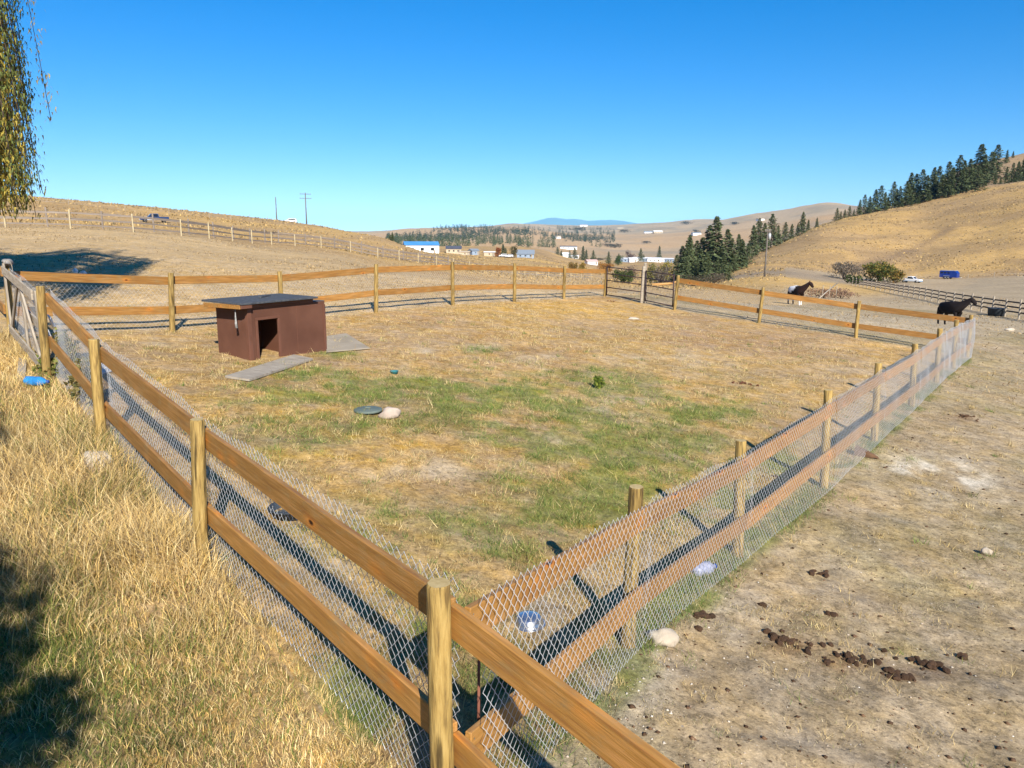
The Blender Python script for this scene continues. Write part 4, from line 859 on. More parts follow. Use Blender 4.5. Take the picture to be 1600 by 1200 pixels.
# ------------------------------------------------------------------ far fences
def rail_fence(name, label, pts, spacing, post_h, post_r, nrails, pm, rm, rail_w=.12, names=('post', 'rail'), wob=.0, heights=None, sidex=1):
    """fence following ground points; each post and each rail is a part"""
    P = [Vector((a[0], a[1], 0)) for a in pts]; cum = [0]
    for a, b in zip(P, P[1:]): cum.append(cum[-1] + (b - a).length)
    n = max(1, round(cum[-1] / spacing)); xs = []
    for i in range(n + 1):
        s = cum[-1] * i / n; k = min(max(j for j in range(len(cum)) if cum[j] <= s + 1e-6), len(P) - 2)
        q = P[k].lerp(P[k + 1], (s - cum[k]) / (cum[k + 1] - cum[k])); q.z = tz(q.x, q.y); xs.append(q)
    t = thing(name, label, 'fence', xs[0]); base = post_me(post_h, post_r); base.materials[0] = pm; base.materials[1] = pm
    for q in xs:
        o = link('post', base, t); o.location = q - xs[0]; o.rotation_euler = (random.uniform(-1, 1) * wob, random.uniform(-1, 1) * wob, random.uniform(0, 6)); o.scale = (1, 1, random.uniform(.94, 1.06))
    rb = {}
    hs = heights or [post_h * (.28 + .62 * k / max(1, nrails - 1)) for k in range(nrails)]
    unit = box_me('rail', 1, .045, rail_w)
    for a, b in zip(xs, xs[1:]):
        for h in hs:
            m = frame_between(a - xs[0] + Vector((0, 0, h + random.uniform(-1, 1) * wob)), b - xs[0] + Vector((0, 0, h + random.uniform(-1, 1) * wob))); off = (m.to_3x3() @ Vector((0, 1, 0))) * (post_r + .024) * sidex
            o = link('rail', unit, t, rm); o.matrix_basis = Matrix.Translation(off) @ m @ Matrix.Diagonal(((b - a).length - .006, 1, 1, 1))
    return t
def pt(px, d): v = ray(px, 380); return (v[0] * d, v[1] * d)
yp = mat('pale_yellow_posts', (.38, .31, .18), (.46, .39, .25), .8, 4)
rail_fence('paddock_fence', 'long grey-railed fence with yellowish posts crossing the left slope', [pt(-90, 74), pt(0, 72), pt(109, 70), pt(194, 71), pt(272, 73), pt(345, 80), pt(415, 90), pt(479, 97), pt(597, 105), pt(653, 112), pt(752, 127), pt(843, 145), pt(925, 165)], 4.7, 1.45, .058, 3, yp, M['greyrail'], .12, wob=.015, heights=[.35, .8, 1.25])
rail_fence('paddock_fence', 'older grey fence running just behind the yellow-post fence up the left slope', [pt(-90, 82), pt(0, 80), pt(109, 77), pt(194, 77), pt(272, 79), pt(345, 86), pt(440, 102), pt(560, 108), pt(640, 116), pt(700, 126)], 4.3, 1.6, .08, 2, M['greyrail'], M['greyrail'], .12, wob=.02, heights=[.7, 1.3])
rail_fence('paddock_fence', 'dark three-rail fence descending across the horse paddock on the right', [pt(1338, 140), pt(1400, 113), pt(1480, 86), pt(1560, 70), pt(1640, 60), pt(1700, 55)], 3.0, 1.35, .06, 3, M['greywood'], M['darkrail'], .11, wob=.01, heights=[.45, .8, 1.15])
def wire_fence(label, pts, spacing, h):
    P = [Vector((*a, 0)) for a in pts]; xs = []
    for a, b in zip(P, P[1:]):
        n = max(1, round((b - a).length / spacing))
        for i in range(n): q = a.lerp(b, i / n); q.z = tz(q.x, q.y); xs.append(q)
    t = thing('wire_fence', label, 'fence', xs[0]); base = post_me(h, .055); base.materials[0] = M['greywood']; base.materials[1] = M['greywood']
    for q in xs: o = link('post', base, t); o.location = q - xs[0]; o.scale.z = random.uniform(.85, 1.15)
    for hh in (.4, .75, 1.1): link('wire', tubes_me('wire', [[q - xs[0] + Vector((0, 0, hh)) for q in xs]], .008, 4), t, M['zinc'])
wire_fence('thin wire fence with pale stakes along the foot of the right hill', [pt(1395, 222), pt(1480, 228), pt(1560, 226), pt(1660, 222)], 7, 1.3)
wire_fence('thin wire fence with stakes along the crest of the left slope', [pt(20, 190), pt(200, 195), pt(330, 205), pt(420, 232), pt(500, 235)], 9, 1.5)
g0, g1 = ground_at(1282, 66), ground_at(1312, 74); o = link('slanting_pole', tubes_me('slanting_pole', [[(0, 0, .1), (g1 - g0) * .5 + Vector((0, 0, .9)), (g1 - g0) + Vector((0, 0, 1.6))]], .05, 7), None, M['greywood']); o.location = g0; tag(o, 'pale pole leaning up through the brush behind the paint horse', 'pole')
for lb_, px_, d_ in (('thin stake left of the leaning pole behind the paint horse', 1290, 70), ('thin stake at the upper end of the leaning pole', 1301, 73), ('thin stake farthest right behind the far fence brush', 1312, 78)):
    g = ground_at(px_, d_); o = link('stake', tubes_me('stake', [[(0, 0, -.1), (.03, 0, 1.35)]], .03, 6), None, M['greywood']); o.location = g; tag(o, lb_, 'stake')

# ------------------------------------------------------------------ trees
def conifer_mesh(nm, seed, nb=150, ncl=9, width=.17, clump=.03, shape=1.0, bare=.08, dark=1.0):
    rr = np.random.default_rng(seed); V = []; Fc = []; C = []
    for i in range(nb):
        t = bare + (1 - bare) * ((i + rr.random()) / nb) ** .92; a = i * 2.4 + rr.normal() * .3
        prof = (1 - t) ** .8 * (0.55 + .45 * min(1, (t - bare) / .12 + .45)); ln = width * prof * shape * rr.uniform(.45, 1.3) * (1 + .22 * math.sin(t * 40 + seed)) + .006
        droop = -.30 - .25 * rr.random() + .5 * t
        base = np.array([0, 0, t]); dirv = np.array([math.cos(a), math.sin(a), 0]); side = np.array([-math.sin(a), math.cos(a), 0])
        for k in range(ncl):
            s = (k + rr.random()) / ncl; s = s ** .8; p = base + dirv * ln * s + np.array([0, 0, droop * ln * s * s]) + side * rr.normal() * .16 * ln * (1 - .5 * s) + np.array([0, 0, rr.normal() * .006])
            sz = clump * rr.uniform(.6, 1.3) * (.5 + .6 * (1 - t)); d1 = dirv * sz * rr.uniform(.8, 1.5) + side * rr.normal() * sz * .5 + np.array([0, 0, -sz * rr.uniform(.1, .6)]); d2 = side * sz * .5 * rr.choice([-1, 1]) + np.array([0, 0, rr.normal() * sz * .3])
            o = len(V); V += [p - d2, p + d2, p + d1]; Fc.append((o, o + 1, o + 2))
            g = rr.uniform(.75, 1.25) * dark; warm = rr.random() < .12
            c = np.array([.098, .125, .052]) * g if not warm else np.array([.11, .10, .045]) * g
            C += [c] * 3
    return mesh_np(nm, V, Fc, False, np.array(C))
def trunk_mesh(nm, r, h=.9):
    return lathe_me(nm, [(r * 1.25, -.02), (r, .05), (r * .6, h * .6), (r * .12, h)], 7)
CON = [(conifer_mesh('crown', 10 + i, 150, 10, w, .042), trunk_mesh('trunk', .011, .97)) for i, w in enumerate((.20, .235, .18, .27))]
CONS = [(conifer_mesh('crown', 30 + i, 46, 5, w, .075, bare=.04), trunk_mesh('trunk', .014, .9)) for i, w in enumerate((.2, .25, .3))]
ORD = ['first', 'second', 'third', 'fourth', 'fifth', 'sixth', 'seventh', 'eighth', 'ninth', 'tenth', 'eleventh', 'twelfth', 'thirteenth', 'fourteenth', 'fifteenth', 'sixteenth', 'seventeenth', 'eighteenth', 'nineteenth', 'twentieth',
       'twenty-first', 'twenty-second', 'twenty-third', 'twenty-fourth', 'twenty-fifth', 'twenty-sixth', 'twenty-seventh', 'twenty-eighth', 'twenty-ninth', 'thirtieth', 'thirty-first', 'thirty-second', 'thirty-third', 'thirty-fourth', 'thirty-fifth', 'thirty-sixth', 'thirty-seventh', 'thirty-eighth', 'thirty-ninth', 'fortieth', 'forty-first', 'forty-second', 'forty-third', 'forty-fourth', 'forty-fifth', 'forty-sixth', 'forty-seventh', 'forty-eighth']
def conifer(px, ytop, d, label, group=None, protos=CON, k=None, hmin=2.0, wide=1.0):
    g = ground_at(px, d); v = ray(px, ytop); h = max(hmin, v[2] * d - g.z)
    cr, tr = protos[random.randrange(len(protos)) if k is None else k]
    t = thing('conifer', label, 'conifer', g, random.uniform(0, 6.28), group); w = random.uniform(.88, 1.12) * wide
    t.scale = (h * w, h * w, h)
    link('crown', cr, t, M['needle']); link('trunk', tr, t, M['bark']); return t
mid = [(1058, 398, 215), (1066, 384, 228), (1077, 367, 222), (1088, 376, 236), (1097, 371, 244), (1107, 352, 238), (1117, 338, 232), (1126, 376, 240), (1135, 358, 236), (1143, 372, 252), (1153, 366, 245), (1160, 376, 238), (1168, 380, 258), (1175, 352, 300), (1183, 341, 322), (1192, 348, 330), (1203, 334, 335), (1213, 352, 345), (1224, 347, 360), (1234, 350, 368), (1243, 349, 372), (1250, 331, 372), (1259, 343, 380), (1272, 340, 392), (1073, 402, 206), (1090, 404, 212), (1106, 396, 210), (1122, 402, 218), (1132, 398, 208), (1148, 398, 232)]
rm = random.Random(12)
for _ in range(12): px = rm.uniform(1062, 1168); mid.append((px, rm.uniform(372, 400), rm.uniform(205, 262)))
mid.sort()
for i, (px, yt, d) in enumerate(mid):
    conifer(px, yt, d, '%s conifer from the left in the grove right of the metal gates' % ORD[i], 'conifers in the grove by the utility pole', wide=1.35)
conifer(1141, 411, 128, 'single small conifer standing in front of the grove, nearest the fence', wide=1.3)
rg = [(1302, 325, 412), (1308, 330, 415), (1314, 327, 418), (1321, 322, 418), (1328, 327, 416), (1336, 312, 425), (1343, 304, 428), (1351, 307, 430), (1359, 296, 436), (1367, 290, 436), (1374, 300, 436), (1386, 284, 445), (1396, 291, 452), (1406, 283, 446), (1411, 270, 452), (1419, 272, 458), (1428, 265, 455), (1436, 274, 450), (1445, 262, 462), (1453, 260, 466), (1461, 275, 452), (1467, 253, 475), (1474, 262, 462), (1483, 243, 480), (1491, 252, 474), (1499, 249, 482), (1506, 258, 486), (1513, 226, 520), (1521, 242, 505), (1530, 238, 560), (1538, 227, 575), (1400, 310, 440), (1425, 303, 442), (1442, 300, 446), (1377, 318, 432), (1352, 322, 425), (1475, 292, 455), (1415, 312, 436)]
for _ in range(10): px = rm.uniform(1375, 1515); rg.append((px, float(np.interp(px, [1375, 1515], [303, 255])) + rm.uniform(-6, 10), rm.uniform(445, 480)))
rg.sort()
for i, (px, yt, d) in enumerate(rg):
    conifer(px, yt, d, '%s conifer from the left along the edge of the right-hand hill' % ORD[i], 'conifers along the right ridge', wide=1.4)
up = [(1553, 235, 640), (1562, 237, 660), (1540, 270, 500), (1548, 277, 500), (1556, 262, 510), (1565, 255, 515), (1573, 253, 515), (1581, 246, 520), (1589, 248, 520), (1596, 233, 530), (1604, 240, 530), (1613, 250, 520), (1584, 262, 505), (1598, 262, 505), (1570, 268, 500)]
up.sort()
for i, (px, yt, d) in enumerate(up):
    conifer(px, yt, d, '%s conifer from the left in the upper patch by the right edge' % ORD[i], 'conifers at the top right', wide=1.35)
sm_ = [(871, 386, 640), (877, 391, 640), (890, 391, 650), (898, 387, 655), (911, 384, 640), (916, 390, 660), (927, 391, 690), (951, 393, 560), (967, 396, 600), (1001, 388, 640), (786, 381, 425), (790, 387, 425), (614, 362.5, 205), (610, 366, 205), (1030, 384, 900), (1006, 398, 660)]
for i, (px, yt, d) in enumerate(sorted(sm_)):
    conifer(px, yt, d, '%s lone conifer from the left among the valley houses' % ORD[i], 'conifers among the valley houses', wide=1.4)
# far hillside
cnt = 0; far = []
frr = random.Random(5)
while len(far) < 1100:
    px = frr.uniform(604, 960); d = frr.uniform(1050, 2750) if px < 870 else frr.uniform(1400, 3200); v = ray(px, 370); x, y = v[0] * d, v[1] * d
    den = float(fbm(np.array([x / 190]), np.array([y / 260]), 91, 4)[0]); wgt = 1.0 if px < 830 else .35
    if frr.random() < max(0, (den - .40) * 6) * wgt: far.append((px, d, x, y))
far.sort(key=lambda q: q[1])
zs = terrain(np.array([f[2] for f in far]), np.array([f[3] for f in far]))
Vs = []; Fs = []; Cs = []
cb = CONS[0][0]; nv = len(cb.vertices); co = np.empty(nv * 3, np.float32); cb.vertices.foreach_get('co', co); co = co.reshape(-1, 3)
lo = conifer_mesh('crown', 60, 16, 4, .3, .13, bare=.03); lc = np.empty(len(lo.vertices) * 3, np.float32); lo.vertices.foreach_get('co', lc); lc = lc.reshape(-1, 3)
for i, (px, d, x, y) in enumerate(far):
    h = frr.uniform(8, 17)
    if i < 240:
        t = thing('conifer', 'tiny far conifer scattered on the hillside beyond the blue-roofed barn', 'conifer', (x, y, zs[i]), frr.uniform(0, 6), 'conifers scattered over the far hillside')
        t.scale = (h * 1.1, h * 1.1, h); cr, tr = CONS[i % 3]; link('crown', cr, t, M['needle'])
    else:
        a = frr.uniform(0, 6.28); c, s = math.cos(a) * h * 1.1, math.sin(a) * h * 1.1; q = np.stack([lc[:, 0] * c - lc[:, 1] * s + x, lc[:, 0] * s + lc[:, 1] * c + y, lc[:, 2] * h + zs[i]], 1); Fs.append(np.arange(len(q)).reshape(-1, 3) + sum(map(len, Vs)) if False else np.arange(len(q)).reshape(-1, 3) + len(Vs) * len(q)); Vs.append(q)
V = np.concatenate(Vs); o = link('distant_wood', mesh_np('distant_wood', V, np.concatenate(Fs), False, np.repeat(np.random.default_rng(3).uniform(.7, 1.2, (len(V), 1)), 3, 1) * np.array([[.055, .075, .04]])), None, M['needle']); tag(o, kind='stuff')

def leaf_clumps(nm, clumps, n, leaf, cols, seed=1, quad_=False):
    """leaves spread through ellipsoid clumps (cx,cy,cz,rx,ry,rz)"""
    rr = np.random.default_rng(seed); V = []; C = []; vol = np.array([c[3] * c[4] * c[5] for c in clumps]) ** .7; pr = vol / vol.sum(); pick = rr.choice(len(clumps), n, p=pr)
    cl = np.array(clumps)[pick]; d = rr.normal(size=(n, 3)); d /= np.linalg.norm(d, axis=1)[:, None]; rad = rr.random(n) ** .45; p = cl[:, :3] + d * rad[:, None] * cl[:, 3:6]
    a = rr.normal(size=(n, 3)); a /= np.linalg.norm(a, axis=1)[:, None]; b = np.cross(a, rr.normal(size=(n, 3))); b /= np.linalg.norm(b, axis=1)[:, None]; s = leaf * rr.uniform(.6, 1.3, (n, 1))
    V = np.stack([p - b * s * .45, p + b * s * .45, p + a * s], 1).reshape(-1, 3); cols = np.array(cols); ci = cols[rr.integers(0, len(cols), n)] * rr.uniform(.75, 1.25, (n, 1)); C = np.repeat(ci, 3, 0)
    return mesh_np(nm, V, np.arange(3 * n).reshape(-1, 3), False, C)
def shrub(name, label, cat, px, d, w, h, cols, n=900, seed=1, leaf=None, stems=5, nclump=9, group=None, z0=.0):
    g = ground_at(px, d); t = thing(name, label, cat, g, 0, group); rr = random.Random(seed); cl = []
    for i in range(nclump):
        a = rr.uniform(0, 6.28); q = rr.uniform(0, .34) * w; hz = rr.uniform(.35, .78) * h; cl.append((math.cos(a) * q, math.sin(a) * q, hz + z0, w * rr.uniform(.16, .27), w * rr.uniform(.16, .27), h * rr.uniform(.16, .26)))
    cl.append((0, 0, h * .3 + z0, w * .42, w * .42, h * .3))
    link('crown', leaf_clumps('crown', cl, n, leaf or h * .09, cols, seed), t, M['leaf'])
    paths = [[(0, 0, -.1), (c[0] * .4, c[1] * .4, c[2] * .45), (c[0], c[1], c[2])] for c in cl[:stems]]
    link('trunk', tubes_me('trunk', paths, [[h * .03, h * .018, h * .006] for _ in paths], 5), t, M['bark']); return t
GR = [(.05, .075, .02), (.09, .10, .025), (.035, .055, .018)]; OR = [(.32, .13, .03), (.38, .20, .04), (.22, .12, .04)]; YL = [(.36, .27, .03), (.22, .2, .04), (.30, .26, .04)]; GY = [(.13, .11, .085), (.18, .15, .12), (.10, .085, .06)]
shrub('bush', 'broad green and yellow bush at the foot of the right hill beside the white pickup', 'bush', 1378, 205, 11, 5.0, [(.06, .09, .02), (.12, .12, .03), (.20, .15, .03)], 2600, 3, .45)
shrub('bush', 'orange bush half hidden behind the broad green bush near the white pickup', 'bush', 1404, 200, 4.5, 3.2, [(.26, .14, .03), (.2, .16, .04), (.1, .1, .03)], 800, 4, .4)
shrub('bush', 'leafless grey brush left of the broad green bush', 'bush', 1322, 190, 9, 4.6, GY, 1500, 5, .3, 8)
shrub('bush', 'small dark green bush at the end of the dark-railed fence', 'bush', 1338, 160, 4, 2.0, GR, 600, 8, .3)
shrub('bush', 'reddish dry brush behind the paint horse', 'bush', 1290, 78, 4, 1.0, [(.22, .12, .07), (.3, .17, .1), (.26, .18, .12)], 900, 6, .12, 8)
shrub('bush', 'low reddish brush to the right of the leaning rail gate', 'bush', 1320, 84, 5, 1.2, [(.22, .13, .09), (.28, .18, .12)], 900, 7, .12, 8)
shrub('deciduous_tree', 'wide orange autumn tree behind the left metal gate', 'tree', 945, 330, 8, 5.2, OR, 1100, 11, .5, z0=.6)
shrub('deciduous_tree', 'brown-orange tree to the left of the wide orange autumn tree', 'tree', 895, 250, 4.2, 4.0, [(.2, .11, .03), (.28, .17, .04), (.1, .09, .03)], 900, 12, .35)
shrub('deciduous_tree', 'yellow-orange tree between the brown tree and wide orange tree', 'tree', 909, 255, 3.6, 4.0, [(.33, .2, .04), (.25, .2, .05)], 800, 13, .35)
shrub('deciduous_tree', 'yellow-green poplar standing behind the right metal gate', 'tree', 1018, 190, 5, 6.0, [(.18, .17, .04), (.12, .13, .04), (.2, .16, .06)], 1300, 14, .35)
shrub('deciduous_tree', 'bright yellow tree at the left edge of the conifer grove', 'tree', 1042, 215, 5, 6.5, YL, 1100, 15, .38)
shrub('deciduous_tree', 'bare grey brush thicket between the metal gates and conifer grove', 'tree', 1034, 150, 6, 4.4, GY, 1600, 16, .2, 10)
shrub('bush', 'dark green bush seen above the left metal gate', 'bush', 976, 150, 5.2, 2.8, GR, 1200, 17, .28)
shrub('bush', 'reddish-grey brush behind the dark green bush above the left gate', 'bush', 985, 180, 6, 4.5, [(.2, .13, .09), (.16, .13, .1)], 900, 18, .28)
shrub('bush', 'dark brush at the foot of the conifer grove, right of the gates', 'bush', 1085, 130, 8, 2.2, [(.06, .055, .035), (.11, .09, .06), (.05, .06, .025)], 1400, 19, .2, 8)
shrub('bush', 'grey brush under the grove left of the small single conifer', 'bush', 1115, 150, 8, 2.4, [(.13, .10, .075), (.09, .08, .05)], 1200, 20, .22, 8)
shrub('deciduous_tree', 'red autumn tree left of the grey-roofed house in the valley', 'tree', 777, 420, 4.5, 5.6, [(.25, .07, .02), (.32, .12, .03)], 700, 21, .5)
shrub('deciduous_tree', 'brownish tree directly left of the grey-roofed house', 'tree', 802, 420, 5, 7.0, [(.13, .10, .04), (.09, .09, .03)], 800, 22, .5)
shrub('deciduous_tree', 'green tree between the orange tree and the white mobile homes', 'tree', 966, 580, 9, 8.5, [(.08, .12, .03), (.05, .08, .03)], 700, 23, .8)
shrub('deciduous_tree', 'purplish bare tree behind the white mobile homes', 'tree', 985, 740, 12, 11, [(.16, .11, .10), (.13, .10, .09)], 700, 24, .8)
shrub('weed', 'tall bright green weed growing alone in the middle of the pen', 'weed', 941, 13.7, .24, .26, [(.16, .22, .03), (.22, .26, .04), (.1, .15, .03)], 420, 25, .04, 9)
shrub('weed', 'tall grey-green weed by the second post of the left fence', 'weed', 112, 10.9, .5, .75, [(.14, .15, .06), (.22, .19, .07), (.3, .23, .09)], 700, 26, .06, 9)
shrub('weed', 'dry yellowish weed against the round post beside the old gate', 'weed', 84, 12.2, .35, .8, [(.2, .2, .06), (.32, .25, .09)], 500, 27, .06, 9)
shrub('weed', 'low green weed at the foot of the old wooden gate', 'weed', 50, 12.4, .5, .35, [(.16, .19, .04), (.25, .22, .07)], 400, 28, .05, 8)
# dark brush scatter on far flats
TH = ['small dark thicket just left of the wide orange tree top', 'long grey-brown thicket in the gully above the valley conifers', 'dark thicket beside the pinkish building on the far plateau', 'widest dark thicket high on the far golden slope', 'dark thicket just below the crest left of the round far hill', 'thicket beside the grey farmhouse above the conifer grove', 'low dark thicket above the white mobile homes', 'tall thicket in the gully left of the mobile homes', 'dark thicket beside the pale house on the far plateau']
for i, (px, d, w, h) in enumerate([(935, 760, 30, 4), (950, 1500, 40, 7), (905, 2900, 50, 12), (1070, 3300, 70, 14), (1145, 2500, 40, 10), (1085, 2300, 40, 8), (1010, 1700, 30, 6), (960, 1450, 34, 8), (975, 2700, 60, 12)]):
    shrub('thicket', TH[i], 'thicket', px, d, w, h, [(.06, .06, .045), (.10, .09, .065)], 420, 60 + i, h * .2, 3, 12, 'distant thickets on the valley slopes')

# willow at the left, and a leafy tree behind the camera that throws shade on the near grass
def willow():
    x, y = -15.2, 15.5; g = Vector((x, y, tz(x, y))); t = thing('willow_tree', 'weeping willow with yellowing leaves hanging into the upper left edge', 'willow', g); rr = random.Random(3)
    link('trunk', tubes_me('trunk', [[(0, 0, -.2), (.1, 0, 1.5), (-.1, .2, 3.2), (.2, 0, 5.5)]], [[.42, .34, .3, .2]], 12), t, M['bark']); limbs = []; strands = []; V = []; Fc = []; C = []
    for i in range(16):
        a = i * 2.4; L_ = rr.uniform(2.6, 4.6); z0 = rr.uniform(2.8, 5.2); top = rr.uniform(7.0, 10.8) if i % 3 else rr.uniform(5.5, 7)
        p1 = Vector((math.cos(a) * L_ * .45, math.sin(a) * L_ * .45, (z0 + top) / 2 + .8)); p2 = Vector((math.cos(a) * L_, math.sin(a) * L_, top)); limbs.append([(0, 0, z0), p1, p2])
        for j in range(52):
            s = rr.uniform(.25, 1.08); q = Vector((0, 0, z0)).lerp(p1, s * 2) if s < .5 else p1.lerp(p2, s * 2 - 1); q = q + Vector((rr.gauss(0, .38), rr.gauss(0, .38), rr.gauss(0, .3)))
            ln = rr.uniform(3.5, 8.5) * (.6 + .5 * s); ln = min(ln, max(.8, q.z - rr.uniform(1.1, 2.6))); out = Vector((math.cos(a) * .25, math.sin(a) * .25, 0)); dr = Vector((rr.gauss(0, .12), rr.gauss(0, .12), 0))
            path = [q + (out + dr) * (k / 5.0) ** .5 * 1.2 + Vector((0, 0, -ln * (k / 5.0) ** 1.25)) for k in range(6)]; strands.append(path); yel = rr.random() < .30
            for k in range(int(ln * 64)):
                u = rr.random() * 4.999; i0 = int(u); p_ = path[i0].lerp(path[i0 + 1], u - i0); aa = rr.uniform(0, 6.28); sz = rr.uniform(.075, .14); dv = Vector((math.cos(aa) * .45, math.sin(aa) * .45, -1)).normalized() * sz; sd_ = Vector((-math.sin(aa), math.cos(aa), 0)) * sz * .17; o = len(V)
                p_ = p_ + Vector((rr.gauss(0, .09), rr.gauss(0, .09), 0)); V += [p_ - sd_, p_ + sd_, p_ + dv]; Fc.append((o, o + 1, o + 2)); g_ = rr.uniform(.7, 1.25); c = ((.34, .26, .05) if yel else (.15, .16, .045)); C += [[c[0] * g_ * 1.15, c[1] * g_ * 1.25, c[2] * g_]] * 3
    # the outermost curtain of twigs, hanging at the right side of the crown
    ends = []
    for j in range(105):
        px = rr.triangular(-50, 64, -12); d = rr.uniform(17.0, 21.0); v = ray(px, 200); zb = ray(px, 330 - max(0, px - 8) * 2.3 + rr.uniform(-70, 10))[2] * d; zt = rr.uniform(max(zb + 1.2, 4.5), 9.2)
        q = Vector((v[0] * d, v[1] * d, zt)) - g; out = Vector((rr.gauss(0, .10), rr.gauss(0, .10), 0)); ln = zt - zb
        path = [q + out * (k / 5.0) ** .5 * 2 + Vector((-.25 + .05 * k, 0, -ln * (k / 5.0) ** 1.15)) for k in range(6)]; strands.append(path); ends.append(q); yel = rr.random() < .36
        for k in range(int(ln * 62)):
            u = rr.random() * 4.999; i0 = int(u); p_ = path[i0].lerp(path[i0 + 1], u - i0); aa = rr.uniform(0, 6.28); sz = rr.uniform(.07, .13); dv = Vector((math.cos(aa) * .5, math.sin(aa) * .5, -1)).normalized() * sz; sd_ = Vector((-math.sin(aa), math.cos(aa), 0)) * sz * .15; o = len(V)
            p_ = p_ + Vector((rr.gauss(0, .08), rr.gauss(0, .08), 0)); V += [p_ - sd_, p_ + sd_, p_ + dv]; Fc.append((o, o + 1, o + 2)); g_ = rr.uniform(.6, 1.3); c = ((.40, .31, .06) if yel else (.15, .18, .05)); C += [[c[0] * g_, c[1] * g_, c[2] * g_]] * 3
    for q in ends[::6]: limbs.append([(0, 0, 4.6), Vector((q.x * .5, q.y * .5, q.z + 1.0)), q])
    link('limbs', tubes_me('limbs', limbs, [[.17, .10, .03] for _ in limbs], 7), t, M['bark']); tag(link('twigs', tubes_me('twigs', strands, .008, 3), t, M['bark']), kind='stuff'); link('leaves', mesh_np('leaves', [tuple(v) for v in V], Fc, False, np.array(C)), t, M['leaf'])
willow()
def shade_tree():
    x, y = -5.2, -5.0; g = Vector((x, y, tz(x, y))); t = thing('leafy_tree', 'leafy tree out of frame at the left whose shade falls on the near grass', 'tree', g)
    L5 = 5.2 / math.tan(SUN_EL)
    cl = []; rr = random.Random(8)
    for px, py, r, hz in ((-25, 1010, .20, 5.0), (-5, 1080, .20, 5.0), (45, 1125, .15, 4.6), (-95, 1070, .42, 5.4), (-15, 690, .25, 6.0), (-90, 705, .6, 6.0), (-110, 900, .5, 5.2), (-170, 1000, .9, 5.2), (20, 1160, .35, 4.8), (12, 655, .14, 6.2), (-60, 930, .3, 5.0), (60, 1010, .10, 4.6), (100, 1070, .12, 4.6)):
        p = hit(px, py) ; q = p + sd * (hz / math.sin(SUN_EL)); cl.append((q.x - g.x, q.y - g.y, q.z - g.z, r, r, r * .7))
    link('crown', leaf_clumps('crown', cl, 4200, .12, GR, 5), t, M['leaf'])
    top = Vector((0, 0, 3.2)); paths = [[(0, 0, -.2), (.1, .05, 1.6), top]] + [[top, top.lerp(Vector(c[:3]), .5) + Vector((0, 0, .4)), c[:3]] for c in cl]
    link('trunk', tubes_me('trunk', paths, [[.22, .18, .14]] + [[.10, .06, .02] for _ in cl], 8), t, M['bark'])
shade_tree()

# ------------------------------------------------------------------ utility poles
def upole(px, ytop, d, label, arms=(), transformer=False, r=.14):
    g = ground_at(px, d); v = ray(px, ytop); h = v[2] * d - g.z; t = thing('utility_pole', label, 'utility pole', g, -math.atan2(g.x, g.y) + .15)
    link('pole', lathe_me('pole', [(r * 1.2, -.3), (r, h * .3), (r * .7, h)], 10), t, M['pole'])
    for hz, w in arms:
        a = link('crossarm', box_me('crossarm', w, .13, .15, .01, (0, 0, 0)), t, M['pole']); a.location = (0, -.14, h - hz)
        for s in (-1, -.45, .45, 1): i_ = link('insulator', lathe_me('insulator', [(.05, 0), (.09, .07), (.05, .16), (.07, .24), (.001, .26)], 8), a, M['insul']); i_.location = (s * w * .46, 0, .07)
    if transformer:
        o = link('transformer', lathe_me('transformer', [(.001, -.45), (.21, -.45), (.21, .4), (.12, .48), (.001, .5)], 14), t, M['transf']); o.location = (.32, -.1, h - 1.15)
        for s in (-.08, .08): i_ = link('bushing', lathe_me('bushing', [(.04, 0), (.06, .08), (.03, .2), (.001, .21)], 8), o, M['insul']); i_.location = (s, 0, .48)
upole(481.5, 301, 262, 'tall crossarmed utility pole on the crest of the left slope', ((.5, 3.6), (1.9, 3.8)), r=.2)
upole(435.5, 308, 246, 'plain utility pole without crossarms on the left slope', (), r=.16)
upole(1197, 358, 128, 'utility pole with grey transformer in front of the right hill', ((.35, .9),), True)

# ------------------------------------------------------------------ vehicles
def wheel_parts(parent, x, y, r):
    w = link('wheel', lathe_me('wheel', [(r * .62, -.11), (r * .95, -.12), (r, -.08), (r, .08), (r * .95, .12), (r * .62, .11)], 18), parent, M['tyre']); w.location = (x, y, r); w.rotation_euler = (R(90), 0, 0)
    c = link('rim', lathe_me('rim', [(.001, -.10), (r * .58, -.115), (r * .58, .115), (.001, .10)], 14), w, M['rim'])
def extr(nm, prof, w, taper=None, zt=None):
    """side profile (x,z) extruded to width w, with the part above zt drawn in"""
    n = len(prof); V = []
    for s in (-1, 1):
        for x, z in prof: ww = w / 2 * (taper if (zt is not None and z > zt) else 1); V.append((x, s * ww, z))
    Fc = [tuple(range(n)), tuple(reversed(range(n, 2 * n)))] + [((i + 1) % n, i, n + i, n + (i + 1) % n) for i in range(n)]
    me = bpy.data.meshes.new(nm); me.from_pydata(V, [], Fc); bm = bmesh.new(); bm.from_mesh(me); bmesh.ops.recalc_face_normals(bm, faces=bm.faces); bmesh.ops.bevel(bm, geom=bm.edges[:], offset=.03, segments=2, affect='EDGES'); bm.to_mesh(me); bm.free(); return me
